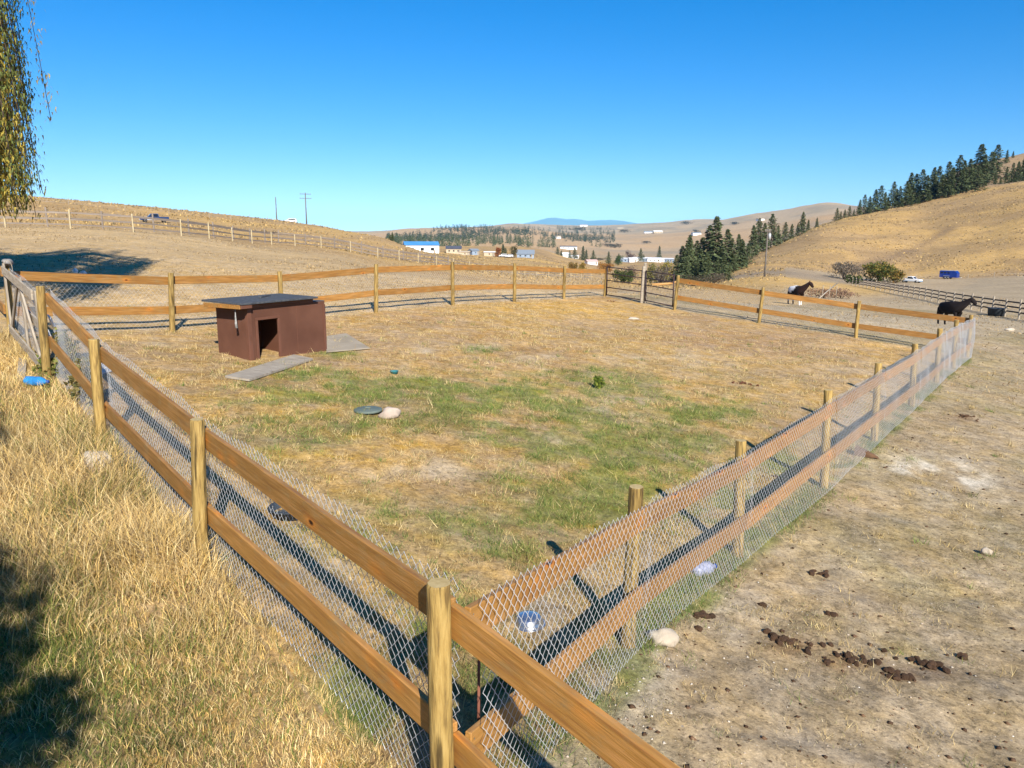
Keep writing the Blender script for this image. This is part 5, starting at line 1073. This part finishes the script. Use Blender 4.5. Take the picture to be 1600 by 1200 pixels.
def pickup(px, d, label, heading, paint, trim, dz=0, suv=False, s=1.0):
    g = ground_at(px, d); t = thing('pickup_truck' if not suv else 'parked_suv', label, 'pickup' if not suv else 'car', g + Vector((0, 0, dz)), heading)
    t.scale = (s, s, s)
    if suv: prof = [(-2.3, .45), (-2.3, 1.0), (-1.3, 1.12), (1.0, 1.15), (2.25, 1.1), (2.3, .45)]; cab = [(-1.3, 1.1), (-.6, 1.7), (2.0, 1.72), (2.25, 1.1)]; win = [(-1.05, 1.18), (-.5, 1.62), (1.85, 1.64), (2.05, 1.18)]
    else: prof = [(-2.85, .5), (-2.85, 1.02), (-1.6, 1.16), (.9, 1.2), (2.85, 1.2), (2.85, .5)]; cab = [(-1.35, 1.15), (-.62, 1.86), (.75, 1.88), (.95, 1.18)]; win = [(-1.1, 1.24), (-.55, 1.76), (.6, 1.78), (.78, 1.24)]
    link('body', extr('body', prof, 1.95), t, paint); link('cab', extr('cab', cab, 1.86, .84, 1.4), t, paint)
    for sg in (-1, 1):
        wv = link('window', extr('window', win, .05), t, M['blackglass']); wv.location = (0, sg * .885, 0); wv.rotation_euler = (sg * R(13.5), 0, 0); wv.location = (0, sg * (.885 + .28), -.02)
        wv.location = (0, sg * 1.235, .03)
    ws = link('windshield', box_me('windshield', .03, 1.45, .78, .01), t, M['blackglass']); ws.rotation_euler = (0, R(46 if not suv else 49), 0); ws.location = (cab[0][0] / 2 + cab[1][0] / 2 - .02, 0, 1.48)
    link('lower_trim', box_me('lower_trim', 3.2 if suv else 4.0, 2.0, .16, .02, (0, 0, .56)), t, trim)
    for e in (-1, 1): link('bumper', box_me('bumper', .14, 1.9, .2, .03, (e * (2.33 if suv else 2.9), 0, .55)), t, trim)
    for sg in (-1, 1): link('headlight', box_me('headlight', .05, .35, .2, .01, (prof[0][0] - .01, sg * .72, .85)), t, M['lamp'])
    for x in ((-1.5, 1.45) if suv else (-1.85, 1.85)):
        for sg in (-1, 1): wheel_parts(t, x, sg * .9, .40)
    return t
g = ground_at(246, 160)
pickup(246, 160, 'dark blue pickup parked on the left slope above the grey fence', math.atan2(-g.x, g.y) + .10, M['navy'], M['silvertrim'], s=.88)
g = ground_at(455, 262); pickup(456, 256, 'white car mostly hidden behind the crest of the left slope', .35, M['carwhite'], M['silvertrim'], -.3, True, s=.85)
pickup(1428, 205, 'white and pale blue pickup parked beside the green bush at the hill foot', R(180) - .95, M['carwhite'], M['lightblue'], s=.82)
def trailer():
    g = ground_at(1487, 228); t = thing('horse_trailer', 'blue horse trailer parked at the foot of the right hill', 'trailer', g, -.9); t.scale = (.82, .82, .82)
    prof = [(-2.6, .5), (-2.6, 2.45), (-2.4, 2.6), (2.0, 2.6), (2.6, 1.9), (2.6, .5)]; link('body', extr('body', prof, 2.2), t, M['trailerblue'])
    link('roof', box_me('roof', 4.6, 2.1, .08, .03, (-.25, 0, 2.64)), t, M['silvertrim'])
    for x in (-1.9, -.9, .1): link('window', box_me('window', .7, .04, .4, .01, (x, -1.115, 1.95)), t, M['blackglass'])
    link('fender', box_me('fender', 1.9, .16, .12, .03, (-.4, -1.16, .95)), t, M['silvertrim']); link('hitch', tubes_me('hitch', [[(2.6, 0, .55), (3.7, 0, .5)]], .06, 6), t, M['silvertrim'])
    for x in (-.85, .05):
        for sg in (-1, 1): wheel_parts(t, x, sg * 1.08, .38)
trailer()
g = ground_at(1569, 67); t = thing('water_trough', 'dark square water trough standing at the dark paddock fence', 'trough', g, .4)
link('tub', lathe_me('tub', [(.55, 0), (.6, .55), (.62, .58), (.56, .56), (.54, .45), (.001, .44)], 20), t, M['rubber']); link('rim', lathe_me('rim', [(.60, .54), (.64, .56), (.64, .60), (.58, .60)], 20), t, M['rubber'])

# ------------------------------------------------------------------ valley buildings
def house(px, d, w, dp, h, rh, wall, roofm, label, rot=0.0, kind='house', dz=0, group=None, nwin=3):
    g = ground_at(px, d); t = thing(kind, label, kind.replace('_', ' '), g + Vector((0, 0, dz)), -math.atan2(g.x, g.y) + rot, group)
    link('wall', box_me('wall', w, dp, h + .6, .0, (0, 0, h / 2 - .3)), t, wall)
    e = .4; V = [(-w / 2 - e, -dp / 2 - e, h), (w / 2 + e, -dp / 2 - e, h), (w / 2 + e, dp / 2 + e, h), (-w / 2 - e, dp / 2 + e, h), (-w / 2 - e, 0, h + rh), (w / 2 + e, 0, h + rh)]
    me = bpy.data.meshes.new('roof'); me.from_pydata(V, [], [(0, 1, 5, 4), (2, 3, 4, 5), (0, 4, 3), (1, 2, 5), (0, 3, 2, 1)]); link('roof', me, t, roofm)
    for i in range(nwin): link('window', box_me('window', w * .10, .06, h * .34, 0, ((i - (nwin - 1) / 2) * w / (nwin + .3), -dp / 2 - .02, h * .55)), t, M['blackglass'])
    link('door', box_me('door', 1.0, .06, 2.0, 0, (w * .36, -dp / 2 - .02, 1.0)), t, M['greywood'])
    return t
rb = mat('blue_metal_roofing', (.05, .20, .42), (.07, .25, .5), .5, .3); rd = mat('dark_shingles', (.05, .055, .08), (.08, .085, .11), .8, 2); rg_ = mat('grey_shingles', (.16, .19, .23), (.2, .24, .28), .7, 2)
wt = mat('tan_siding', (.42, .34, .24), (.48, .4, .29), .8, 1); wb = mat('blue_grey_siding', (.2, .26, .34), (.26, .32, .4), .8, 1); pk = mat('pinkish_roofing', (.5, .33, .3), (.55, .38, .35), .8, 1)
house(658, 432, 19, 12, 4.6, 2.2, M['white'], rb, 'long white barn with a bright blue roof in the valley', .12, 'barn')
house(709, 434, 8.5, 7, 2.4, 1.7, wt, rd, 'small house with a dark purple-grey roof right of the blue-roofed barn')
house(740, 436, 4.5, 5, 2.2, 1.2, wb, rg_, 'small pale blue-grey shed among the valley houses', .5, 'shed', nwin=1)
house(821, 424, 9.5, 8, 2.0, 2.4, wb, rg_, 'house with a broad grey-blue roof right of the autumn trees')
house(727, 425, 5, 3.5, 2.0, .6, wt, wt, 'pale tan shed right of the dark-roofed house', -.1, 'shed', nwin=1); house(765, 430, 6, 3.5, 2.2, .5, wt, M['white'], 'low pale shed left of the red autumn tree', -.1, 'shed', nwin=1)
pickup(786, 420, 'left white car parked by the autumn trees in the valley', .1, M['carwhite'], M['silvertrim'], suv=True); pickup(795, 418, 'right white car parked by the autumn trees in the valley', .4, M['carwhite'], M['silvertrim'], suv=True)
ml = ['first', 'second', 'third', 'fourth', 'fifth', 'sixth', 'seventh']
for i, (px, d) in enumerate(((978, 660), (988, 640), (1000, 690), (1011, 660), (1022, 640), (1034, 665), (1046, 640))):
    house(px, d, (10, 6, 12, 7, 11, 8, 7)[i], 5, 3.0, .9, M['white'] if i % 3 else wb, M['white'] if i % 2 else mat('pale_roof', (.55, .57, .6), None, .6), '%s white mobile home from the left behind the metal gates' % ml[i], (-.1, .3, .0, -.2, .1, .2, -.3)[i], 'mobile_home', group='white mobile homes in the valley')
house(924, 560, 8, 6, 2.4, 1.4, M['white'], pk, 'white house with a pinkish roof left of the wide orange tree', .4)
house(884, 690, 7, 6, 2.6, 1.6, M['white'], M['white'], 'white house behind the crest of the golden knoll', .2); house(896, 680, 9, 5, 2.2, .7, M['white'], M['white'], 'long low white shed right of the white knoll house', .1, 'shed')
house(888, 1180, 26, 8, 4, 1.5, M['white'], rd, 'dark-roofed long building on the lower far slope', .1, 'farm_building'); house(870, 1900, 18, 12, 5, 2, M['white'], wt, 'pale house with trees on the far slope left of centre')
for i, (px, d, w, lb, rfm) in enumerate(((911, 3600, 36, 'pinkish building on the far plateau below the blue mountains', pk), (968, 3300, 26, 'pale house on the far plateau right of the pinkish building', wt), (1012, 2550, 30, 'grey-roofed house on the middle far slope behind the gates', rg_), (1026, 2500, 30, 'white farm building right of the grey-roofed far house', M['white']), (1086, 2100, 24, 'grey farmhouse on the far slope above the grove', rg_), (1108, 2150, 22, 'white farmhouse on the far slope beside the tallest grove conifer', M['white']), (1184, 2500, 22, 'pale farmhouse seen between grove tops on the far slope', wt))):
    house(px, d, w, 14, 5, 3, M['white'] if i % 2 == 0 else wt, rfm, lb, .1 * i, 'farm_house')
log = flat = None
def fallen(px, d, L_, label, rz):
    g = ground_at(px, d); o = link('fallen_log', tubes_me('fallen_log', [[(-L_ / 2, 0, .2), (0, .1, .32), (L_ / 2, 0, .9)]], [[.26, .22, .12]], 8), None, M['rawwood']); o.location = g; o.rotation_euler = (0, 0, rz); tag(o, label, 'log')
fallen(1046, 128, 6, 'pale fallen log at the left foot of the conifer grove', .3); fallen(1092, 190, 9, 'pale slanting log inside the conifer grove', .5)

# ------------------------------------------------------------------ horses
def horse(px, py_feet, d, heading, label, coat, fn, scale=1.0, head_dir=0.0, neck=1.0):
    """body grown as one skinned surface; +X is forward"""
    g = ground_at(px, d, py_feet)
    t = thing('horse', label, 'horse', g, heading); t.scale = (scale,) * 3
    J = {'pel': ((-.62, 0, 1.22), (.27, .30)), 'bar': ((-.18, 0, 1.12), (.32, .36)), 'che': ((.34, 0, 1.14), (.28, .35)), 'sho': ((.56, 0, 1.24), (.19, .27)), 'n1': ((.80, 0, 1.48), (.12, .20)), 'n2': ((1.02, 0, 1.75), (.09, .14)), 'poll': ((1.14, 0, 1.92), (.09, .11)),
         'h1': ((1.24, 0, 1.82), (.10, .13)), 'h2': ((1.36, 0, 1.62), (.07, .09)), 'h3': ((1.44, 0, 1.47), (.055, .06)), 'rump': ((-.86, 0, 1.15), (.17, .22))}
    for k in ('n1', 'n2', 'poll', 'h1', 'h2', 'h3'):
        (x, y, z), r = J[k]; J[k] = ((x, y, 1.28 + (z - 1.28) * neck), r)
    J = {k: (p, (r[0] * 1.12, r[1] * 1.16)) for k, (p, r) in J.items()}
    E = [('pel', 'bar'), ('bar', 'che'), ('che', 'sho'), ('sho', 'n1'), ('n1', 'n2'), ('n2', 'poll'), ('poll', 'h1'), ('h1', 'h2'), ('h2', 'h3'), ('pel', 'rump')]
    ph = {('f', -1): .10, ('f', 1): -.06, ('r', -1): -.10, ('r', 1): .12}
    for s in (-1, 1):
        o = ph[('f', s)]; J['fa%d' % s] = ((.46, s * .15, .92), (.13, .14)); J['fb%d' % s] = ((.48 + o * .5, s * .15, .62), (.075, .085)); J['fc%d' % s] = ((.47 + o, s * .14, .33), (.042, .045)); J['fd%d' % s] = ((.50 + o * 1.2, s * .14, .10), (.05, .055)); J['fe%d' % s] = ((.53 + o * 1.2, s * .14, .02), (.065, .06))
        o = ph[('r', s)]; J['ra%d' % s] = ((-.68, s * .17, .98), (.17, .2)); J['rb%d' % s] = ((-.60 + o * .4, s * .16, .74), (.11, .13)); J['rc%d' % s] = ((-.80 + o * .8, s * .15, .52), (.06, .07)); J['rd%d' % s] = ((-.76 + o, s * .15, .12), (.048, .05)); J['re%d' % s] = ((-.72 + o, s * .15, .02), (.065, .06))
        E += [('che', 'fa%d' % s), ('fa%d' % s, 'fb%d' % s), ('fb%d' % s, 'fc%d' % s), ('fc%d' % s, 'fd%d' % s), ('fd%d' % s, 'fe%d' % s), ('pel', 'ra%d' % s), ('ra%d' % s, 'rb%d' % s), ('rb%d' % s, 'rc%d' % s), ('rc%d' % s, 'rd%d' % s), ('rd%d' % s, 're%d' % s)]
    # turn the head and neck sideways
    for k in ('n1', 'n2', 'poll', 'h1', 'h2', 'h3'):
        (x, y, z), r = J[k]; dx = x - .56; J[k] = ((.56 + dx * math.cos(head_dir), dx * math.sin(head_dir), z), r)
    ks = list(J); me = bpy.data.meshes.new('body'); me.from_pydata([J[k][0] for k in ks], [(ks.index(a), ks.index(b)) for a, b in E], [])
    o = link('body', me, t); sk = o.modifiers.new('skin', 'SKIN'); sk.use_smooth_shade = True
    for i, k in enumerate(ks): me.skin_vertices[0].data[i].radius = tuple(q * 1.12 for q in J[k][1]); me.skin_vertices[0].data[i].use_root = (k == 'pel')
    sb = o.modifiers.new('sub', 'SUBSURF'); sb.levels = 2; sb.render_levels = 2
    dg = bpy.context.evaluated_depsgraph_get(); dg.update(); ev = o.evaluated_get(dg); m2 = bpy.data.meshes.new_from_object(ev); o.modifiers.clear(); o.data = m2; m2.name = 'body'
    m2.materials.clear(); m2.materials.append(coat)
    ca = m2.color_attributes.new('tint', 'FLOAT_COLOR', 'POINT'); c4 = np.ones((len(m2.vertices), 4), np.float32)
    for i, v in enumerate(m2.vertices): c4[i, :3] = fn(v.co)
    ca.data.foreach_set('color', c4.ravel())
    c, s_ = math.cos(head_dir), math.sin(head_dir)
    def hp(x, y, z): dx = x - .56; return (.56 + dx * c - y * s_, dx * s_ + y * c, z)
    for sg in (-1, 1):
        bm = bmesh.new(); bmesh.ops.create_cone(bm, segments=8, radius1=.045, radius2=.008, depth=.17, cap_ends=True); e_ = link('ear', bm_mesh('ear', bm, True), t, fn.dark); e_.location = hp(1.13, sg * .07, 1.28 + .76 * neck); e_.rotation_euler = (sg * -.2, .1, 0)
        bm = bmesh.new(); bmesh.ops.create_icosphere(bm, subdivisions=2, radius=.024); e_ = link('eye', bm_mesh('eye', bm, True), t, M['blackglass']); e_.location = hp(1.28, sg * .09, 1.28 + .53 * neck)
    rr = random.Random(2); mp = []
    for i in range(60):
        u = i / 59; x = .62 + .50 * u; z = 1.28 + (.26 + .46 * u) * neck; mp.append([hp(x - .02, 0, z), hp(x - .08, rr.choice([-1, 1]) * .07, z - .08), hp(x - .06, rr.choice([-1, 1]) * .12, z - .26)])
    tag(link('mane', tubes_me('mane', mp, .016, 4), t, fn.mane), kind='stuff'); tl = []
    for i in range(40): a = rr.uniform(-.06, .06); tl.append([(-.98, a * .4, 1.28), (-1.12 + rr.uniform(-.02, .02), a, 1.05), (-1.12 + rr.uniform(-.05, .05), a * 1.6, .45 + rr.uniform(-.1, .1))])
    tag(link('tail', tubes_me('tail', tl, .018, 4), t, fn.mane), kind='stuff')
    return t
hm = tint_mat('horse_coat', .75, 4.0, spec=.12)
def paint_fn(v):
    n = float(vnoise(np.array([v.x * 2.6 + 1.3]), np.array([v.z * 2.4 + v.y]), 7)[0])
    if v.z < .62: return (.66, .62, .56) if v.x > 0 or v.z > .28 else (.05, .03, .025)
    if v.x > 1.36 and v.z < 1.5: return (.5, .42, .38)
    if -.70 < v.x < .12 and v.z > 1.0 + .5 * abs(v.x + .32) * (n + .5): return (.80, .78, .76)
    if v.x < -.55 and v.z > 1.36: return (.78, .76, .72)
    return (.014, .010, .010) if v.x < .5 else (.022, .011, .009)
paint_fn.dark = mat('bay_ear', (.06, .022, .013), None, .6); paint_fn.mane = mat('dark_mane', (.02, .012, .01), None, .6)
def dark_fn(v):
    if v.x > 1.30 and v.z < 1.6: return (.05, .03, .02)
    return (.012, .009, .009) if v.z > .3 else (.02, .018, .018)
dark_fn.dark = mat('black_ear', (.012, .009, .009), None, .6); dark_fn.mane = mat('black_mane', (.008, .007, .008), None, .5)
horse(1244, 474, 56, R(-76), 'brown and white paint horse standing beyond the far fence', hm, paint_fn, 0.88, R(38), .85)
horse(1484, 512, 47, R(-80), 'dark brown, nearly black horse standing behind the far right corner post', hm, dark_fn, .88, R(42), .72)

# ------------------------------------------------------------------ grass, weeds, gravel (nobody could count these)
def blades(name, x, y, h, w, lean, cols, twisted=True, seg=2):
    n = len(x); z = terrain(x, y); rr = np.random.default_rng(len(x)); a = rr.uniform(0, 2 * math.pi, n); ln = lean * rr.uniform(.2, 1.5, n)
    dx, dy = np.cos(a), np.sin(a); b = rr.uniform(0, 2 * math.pi, n); sx, sy = np.cos(b) * w, np.sin(b) * w
    base = np.stack([x, y, z - .01], 1); side = np.stack([sx, sy, np.zeros(n)], 1)
    hh = h / np.sqrt(1 + ln ** 2)
    mid_ = base + np.stack([dx * ln * hh * .35, dy * ln * hh * .35, hh * .58], 1); tip = base + np.stack([dx * ln * hh * 1.1, dy * ln * hh * 1.1, hh], 1)
    if seg == 2:
        V = np.stack([base - side, base + side, mid_ - side * .7, mid_ + side * .7, tip], 1).reshape(-1, 3); o = np.arange(n)[:, None] * 5
        Fc = np.concatenate([o + np.array([[0, 1, 3]]), o + np.array([[0, 3, 2]]), o + np.array([[2, 3, 4]])]); k = 5
    else:
        V = np.stack([base - side, base + side, tip], 1).reshape(-1, 3); Fc = np.arange(3 * n).reshape(-1, 3); k = 3
    me = mesh_np(name, V, Fc, False, np.repeat(cols, k, 0)); o = link(name, me, None, M['blade']); tag(o, kind='stuff'); return o
def pal(n, cols, wts, rr, var=.25):
    cols = np.array(cols); i = rr.choice(len(cols), n, p=np.array(wts) / sum(wts)); return cols[i] * rr.uniform(1 - var, 1 + var, (n, 1))
def sample(n, d0, d1, az0, az1, rr, p=1.0):
    d = np.exp(rr.uniform(math.log(d0), math.log(d1), n)) if p == 0 else (rr.uniform(d0 ** p, d1 ** p, n)) ** (1 / p); a = rr.uniform(R(az0), R(az1), n); return d * np.sin(a), d * np.cos(a), d
rr = np.random.default_rng(21)
# 1. tall dry grass left of the left fence
x, y, d = sample(330000, 2.4, 16, -47, 2, rr, .45)
_, _, pen, lz, bz, gm, bmk = ground_color(x, y)
fd = seg_dist(x, y, XY['L0'], XY['L4']); den = fbm(x * .8, y * .8, 61, 4); den2 = fbm(x * 3.2, y * 3.2, 66, 3)
lz = (lz & (fd > .03)) | (pen & (seg_dist(x, y, XY['L0'], XY['L4']) < .09) & (line_side(x, y, (0, 0), XY['L0']) > 0)); keep = lz & (rr.random(len(x)) < np.clip((den2 * .6 + den * .5 - .25) * 2.4, .12, 1))
x, y, d, den, fd = x[keep], y[keep], d[keep], den[keep], fd[keep]; n = len(x)
gz_ = np.clip(blob(x, y, 60, 1100, 190, 180) + .5 * blob(x, y, 330, 1090, 260, 110), 0, 1) * .9 + .3 * sstep(.5, .65, fbm(x * 1.3, y * 1.3, 81, 3)); isg = rr.random(n) < gz_ * .75
tall = np.clip(blob(x, y, 130, 740, 130, 90) + blob(x, y, 300, 900, 120, 60) * .8 + .7 * blob(x, y, 20, 500, 50, 40), 0, 1)
h = (.07 + .12 * sstep(.4, .65, den) + .20 * tall) * rr.uniform(.5, 1.35, n); h = np.where(fd < .35, h * 1.1, h)
cols = pal(n, [(.64, .45, .16), (.55, .39, .17), (.38, .27, .13), (.74, .59, .30), (.20, .14, .08)], [5, 4, 2, 4, 2], rr, .35); cg = pal(n, [(.13, .17, .035), (.20, .22, .05), (.08, .11, .03)], [3, 3, 2], rr); cols[isg] = cg[isg]
blades('dry_grass', x, y, h, np.where(d < 6, .0024, .0032), 1.0, cols)
# 2. pen grass
x, y, d = sample(900000, 2.9, 27, -38, 36, rr, .5); _, _, pen, lz, bz, gm, bmk = ground_color(x, y)
f = fbm(x * 1.7, y * 1.7, 33, 4); fq = fbm(x * 7, y * 7, 35, 3); keep = pen & (rr.random(len(x)) < np.clip(.22 + 1.2 * gm + (f - .45) * 1.6, .05, 1) * (1 - .9 * bmk) * np.clip((fq - .40) * 6, .12, 1)); x, y, d, gm, f = x[keep], y[keep], d[keep], gm[keep], f[keep]; n = len(x)
isg = rr.random(n) < np.clip(gm * 1.25 + .06, 0, .92); h = np.where(isg, .048, .038) * rr.uniform(.5, 1.7, n) * (1 + .8 * (f > .58)) ; tallm = rr.random(n) < .012; h[tallm] = rr.uniform(.10, .22, tallm.sum())
cols = pal(n, [(.54, .40, .17), (.44, .33, .16), (.28, .19, .09), (.66, .53, .27), (.16, .11, .06)], [4, 4, 3, 3, 2], rr, .35); cg = pal(n, [(.13, .19, .045), (.20, .24, .06), (.30, .30, .09), (.09, .14, .035)], [4, 4, 3, 2], rr); cols[isg & ~tallm] = cg[isg & ~tallm]
blades('pen_grass', x, y, h, np.clip(.0011 * d ** .55 * 1.0, .0022, .006), 1.3, cols, seg=1)
k_ = 2600; bx_, by_, bd_ = sample(k_, 3.0, 22, -40, 40, rr, .6); _, _, pn_, lz_, bz_, gm_, bm_ = ground_color(bx_, by_); okk = (pn_ & (bm_ < .3)) | lz_ | (rr.random(k_) < .35); bx_, by_, gm_, pn_ = bx_[okk], by_[okk], gm_[okk], pn_[okk]; m_ = 22; N = len(bx_)
sp = rr.uniform(.02, .07, N)[:, None]; x = (bx_[:, None] + rr.normal(size=(N, m_)) * sp).ravel(); y = (by_[:, None] + rr.normal(size=(N, m_)) * sp).ravel(); hh_ = np.repeat(rr.uniform(.04, .12, N), m_) * rr.uniform(.5, 1.2, N * m_)
tg = np.repeat(rr.random(N) < np.clip(gm_ * .9 + .08, 0, 1), m_); cols = pal(N * m_, [(.56, .42, .18), (.46, .34, .15), (.64, .52, .27), (.26, .19, .09)], [4, 3, 3, 2], rr, .3); cg = pal(N * m_, [(.13, .19, .045), (.20, .25, .06), (.09, .14, .035)], [3, 3, 2], rr, .3); cols[tg] = cg[tg]
blades('grass_tufts', x, y, hh_, np.clip(.0009 * np.hypot(x, y) ** .6, .002, .005), .9, cols, seg=1)
# 3. stubble on the right lot
x, y, d = sample(620000, 3.0, 24, -12, 42, rr, .5); _, _, pen, lz, bz, gm, bmk = ground_color(x, y)
f = fbm(x * 1.2, y * 1.2, 37, 5); keep = (~pen) & (~lz) & (~bz) & (rr.random(len(x)) < np.clip((f - .38) * 3.4, .05, 1) * np.clip((fbm(x * 8, y * 8, 39, 3) - .42) * 7, .05, 1)); x, y, d, f = x[keep], y[keep], d[keep], f[keep]; n = len(x)
h = .027 * rr.uniform(.4, 1.8, n); cols = pal(n, [(.40, .32, .17), (.30, .24, .12), (.20, .20, .07), (.52, .44, .27), (.13, .10, .05)], [4, 3, 3, 3, 3], rr, .35)
blades('stubble_grass', x, y, h, np.clip(.0011 * d ** .55, .0022, .006), 1.6, cols, seg=1)
# 4. green fringe at the foot of the right fence and straw on the far paddocks
xs_, ys_ = [], []
for a, b in zip(RS, RS[1:]):
    k = 3200; u = rr.random(k); xs_.append(XY[a][0] + (XY[b][0] - XY[a][0]) * u + rr.normal(0, .11, k) ); ys_.append(XY[a][1] + (XY[b][1] - XY[a][1]) * u + rr.normal(0, .11, k))
x = np.concatenate(xs_); y = np.concatenate(ys_); f = fbm(x * 1.5, y * 1.5, 44, 3); k_ = f > .42; x, y = x[k_], y[k_]; n = len(x)
blades('fence_line_grass', x, y, .07 * rr.uniform(.4, 1.8, n), .003, 1.0, pal(n, [(.10, .16, .035), (.15, .2, .05), (.36, .28, .12)], [4, 3, 2], rr), seg=1)
x, y, d = sample(60000, 18, 110, -37, 36, rr, .8); _, _, pen, lz, bz, gm, bmk = ground_color(x, y); f = fbm(x * .25, y * .25, 48, 5); keep = (~pen) & (rr.random(len(x)) < np.clip((f - .44) * 4, .03, 1)); x, y, d = x[keep], y[keep], d[keep]; n = len(x)
blades('paddock_grass', x, y, .06 * rr.uniform(.4, 2.2, n), .0008 * d, 1.3, pal(n, [(.40, .29, .15), (.30, .21, .11), (.46, .34, .17), (.2, .15, .09)], [4, 3, 2, 1], rr), seg=1)
# tufts on the hills
x, y, d = sample(60000, 100, 480, -36, 36, rr, 1.2); f = fbm(x / 14, y / 14, 49, 5); keep = (rr.random(len(x)) < np.clip((f - .42) * 5, .03, 1)) & ~((np.degrees(np.arctan2(x, y)) > 20) & (d < 225)); x, y, d = x[keep], y[keep], d[keep]; n = len(x)
blades('hill_grass', x, y, .32 * rr.uniform(.4, 1.7, n), .0011 * d, .9, pal(n, [(.42, .29, .12), (.32, .23, .12), (.2, .16, .09), (.5, .35, .14)], [4, 4, 2, 2], rr), seg=1)
# gravel and soil crumbs
# low scrub on the hills
def stones(name, x, y, s, cols, rr):
    n = len(x); z = terrain(x, y); oc = np.array([(1, 0, 0), (-1, 0, 0), (0, 1, 0), (0, -1, 0), (0, 0, 1), (0, 0, -.6)], float); fc = np.array([(0, 2, 4), (2, 1, 4), (1, 3, 4), (3, 0, 4), (2, 0, 5), (1, 2, 5), (3, 1, 5), (0, 3, 5)])
    a = rr.uniform(0, 6.28, n); v = oc[None] * rr.uniform(.6, 1.3, (n, 6, 1)) * np.stack([s, s * rr.uniform(.6, 1, n), s * .55], 1)[:, None, :]; c, sn = np.cos(a)[:, None], np.sin(a)[:, None]
    vx = v[..., 0] * c - v[..., 1] * sn + x[:, None]; vy = v[..., 0] * sn + v[..., 1] * c + y[:, None]; V = np.stack([vx, vy, v[..., 2] + (z + s * .15)[:, None]], -1).reshape(-1, 3); Fc = (fc[None] + np.arange(n)[:, None, None] * 6).reshape(-1, 3)
    o = link(name, mesh_np(name, V, Fc, True, np.repeat(cols, 6, 0)), None, M['needle']); tag(o, kind='stuff')
x, y, d = sample(16000, 3.0, 30, -12, 42, rr, .7); _, _, pen, lz, bz, gm, bmk = ground_color(x, y); gw = np.clip(blob(x, y, 1000, 1080, 120, 90) + blob(x, y, 1130, 950, 110, 50) + .25, 0, 1); keep = ~pen & ~lz & (rr.random(len(x)) < gw); x, y = x[keep], y[keep]; n = len(x)
stones('gravel', x, y, .004 + .012 * rr.random(n) ** 3, pal(n, [(.48, .43, .36), (.36, .30, .24), (.2, .15, .11), (.55, .52, .46)], [4, 3, 2, 1], rr), rr)
x, y, d = sample(3500, 3.0, 30, -12, 42, rr, .8); _, _, pen, lz, bz, gm, bmk = ground_color(x, y); keep = ~pen & ~lz; x, y = x[keep], y[keep]; n = len(x)
stones('soil_crumbs', x, y, .008 + .022 * rr.random(n) ** 3, pal(n, [(.06, .035, .02), (.12, .07, .04)], [1, 1], rr), rr)
x, y, d = sample(9000, 80, 470, -36, 36, rr, 1.4); azd = np.degrees(np.arctan2(x, y)); f = fbm(x / 22, y / 22, 71, 5); keep = (rr.random(len(x)) < np.clip((f - .44) * 6, .02, .9)) & ~((azd > 20) & (d < 238)) & ~((azd < -5) & (d < 105)); x, y, d = x[keep], y[keep], d[keep]; n = len(x)
stones('scrub', x, y, (.10 + .30 * rr.random(n) ** 2) * np.clip(d / 250, .5, 1.5), pal(n, [(.20, .16, .085), (.13, .12, .06), (.30, .22, .11), (.10, .09, .055)], [3, 3, 3, 1], rr), rr)
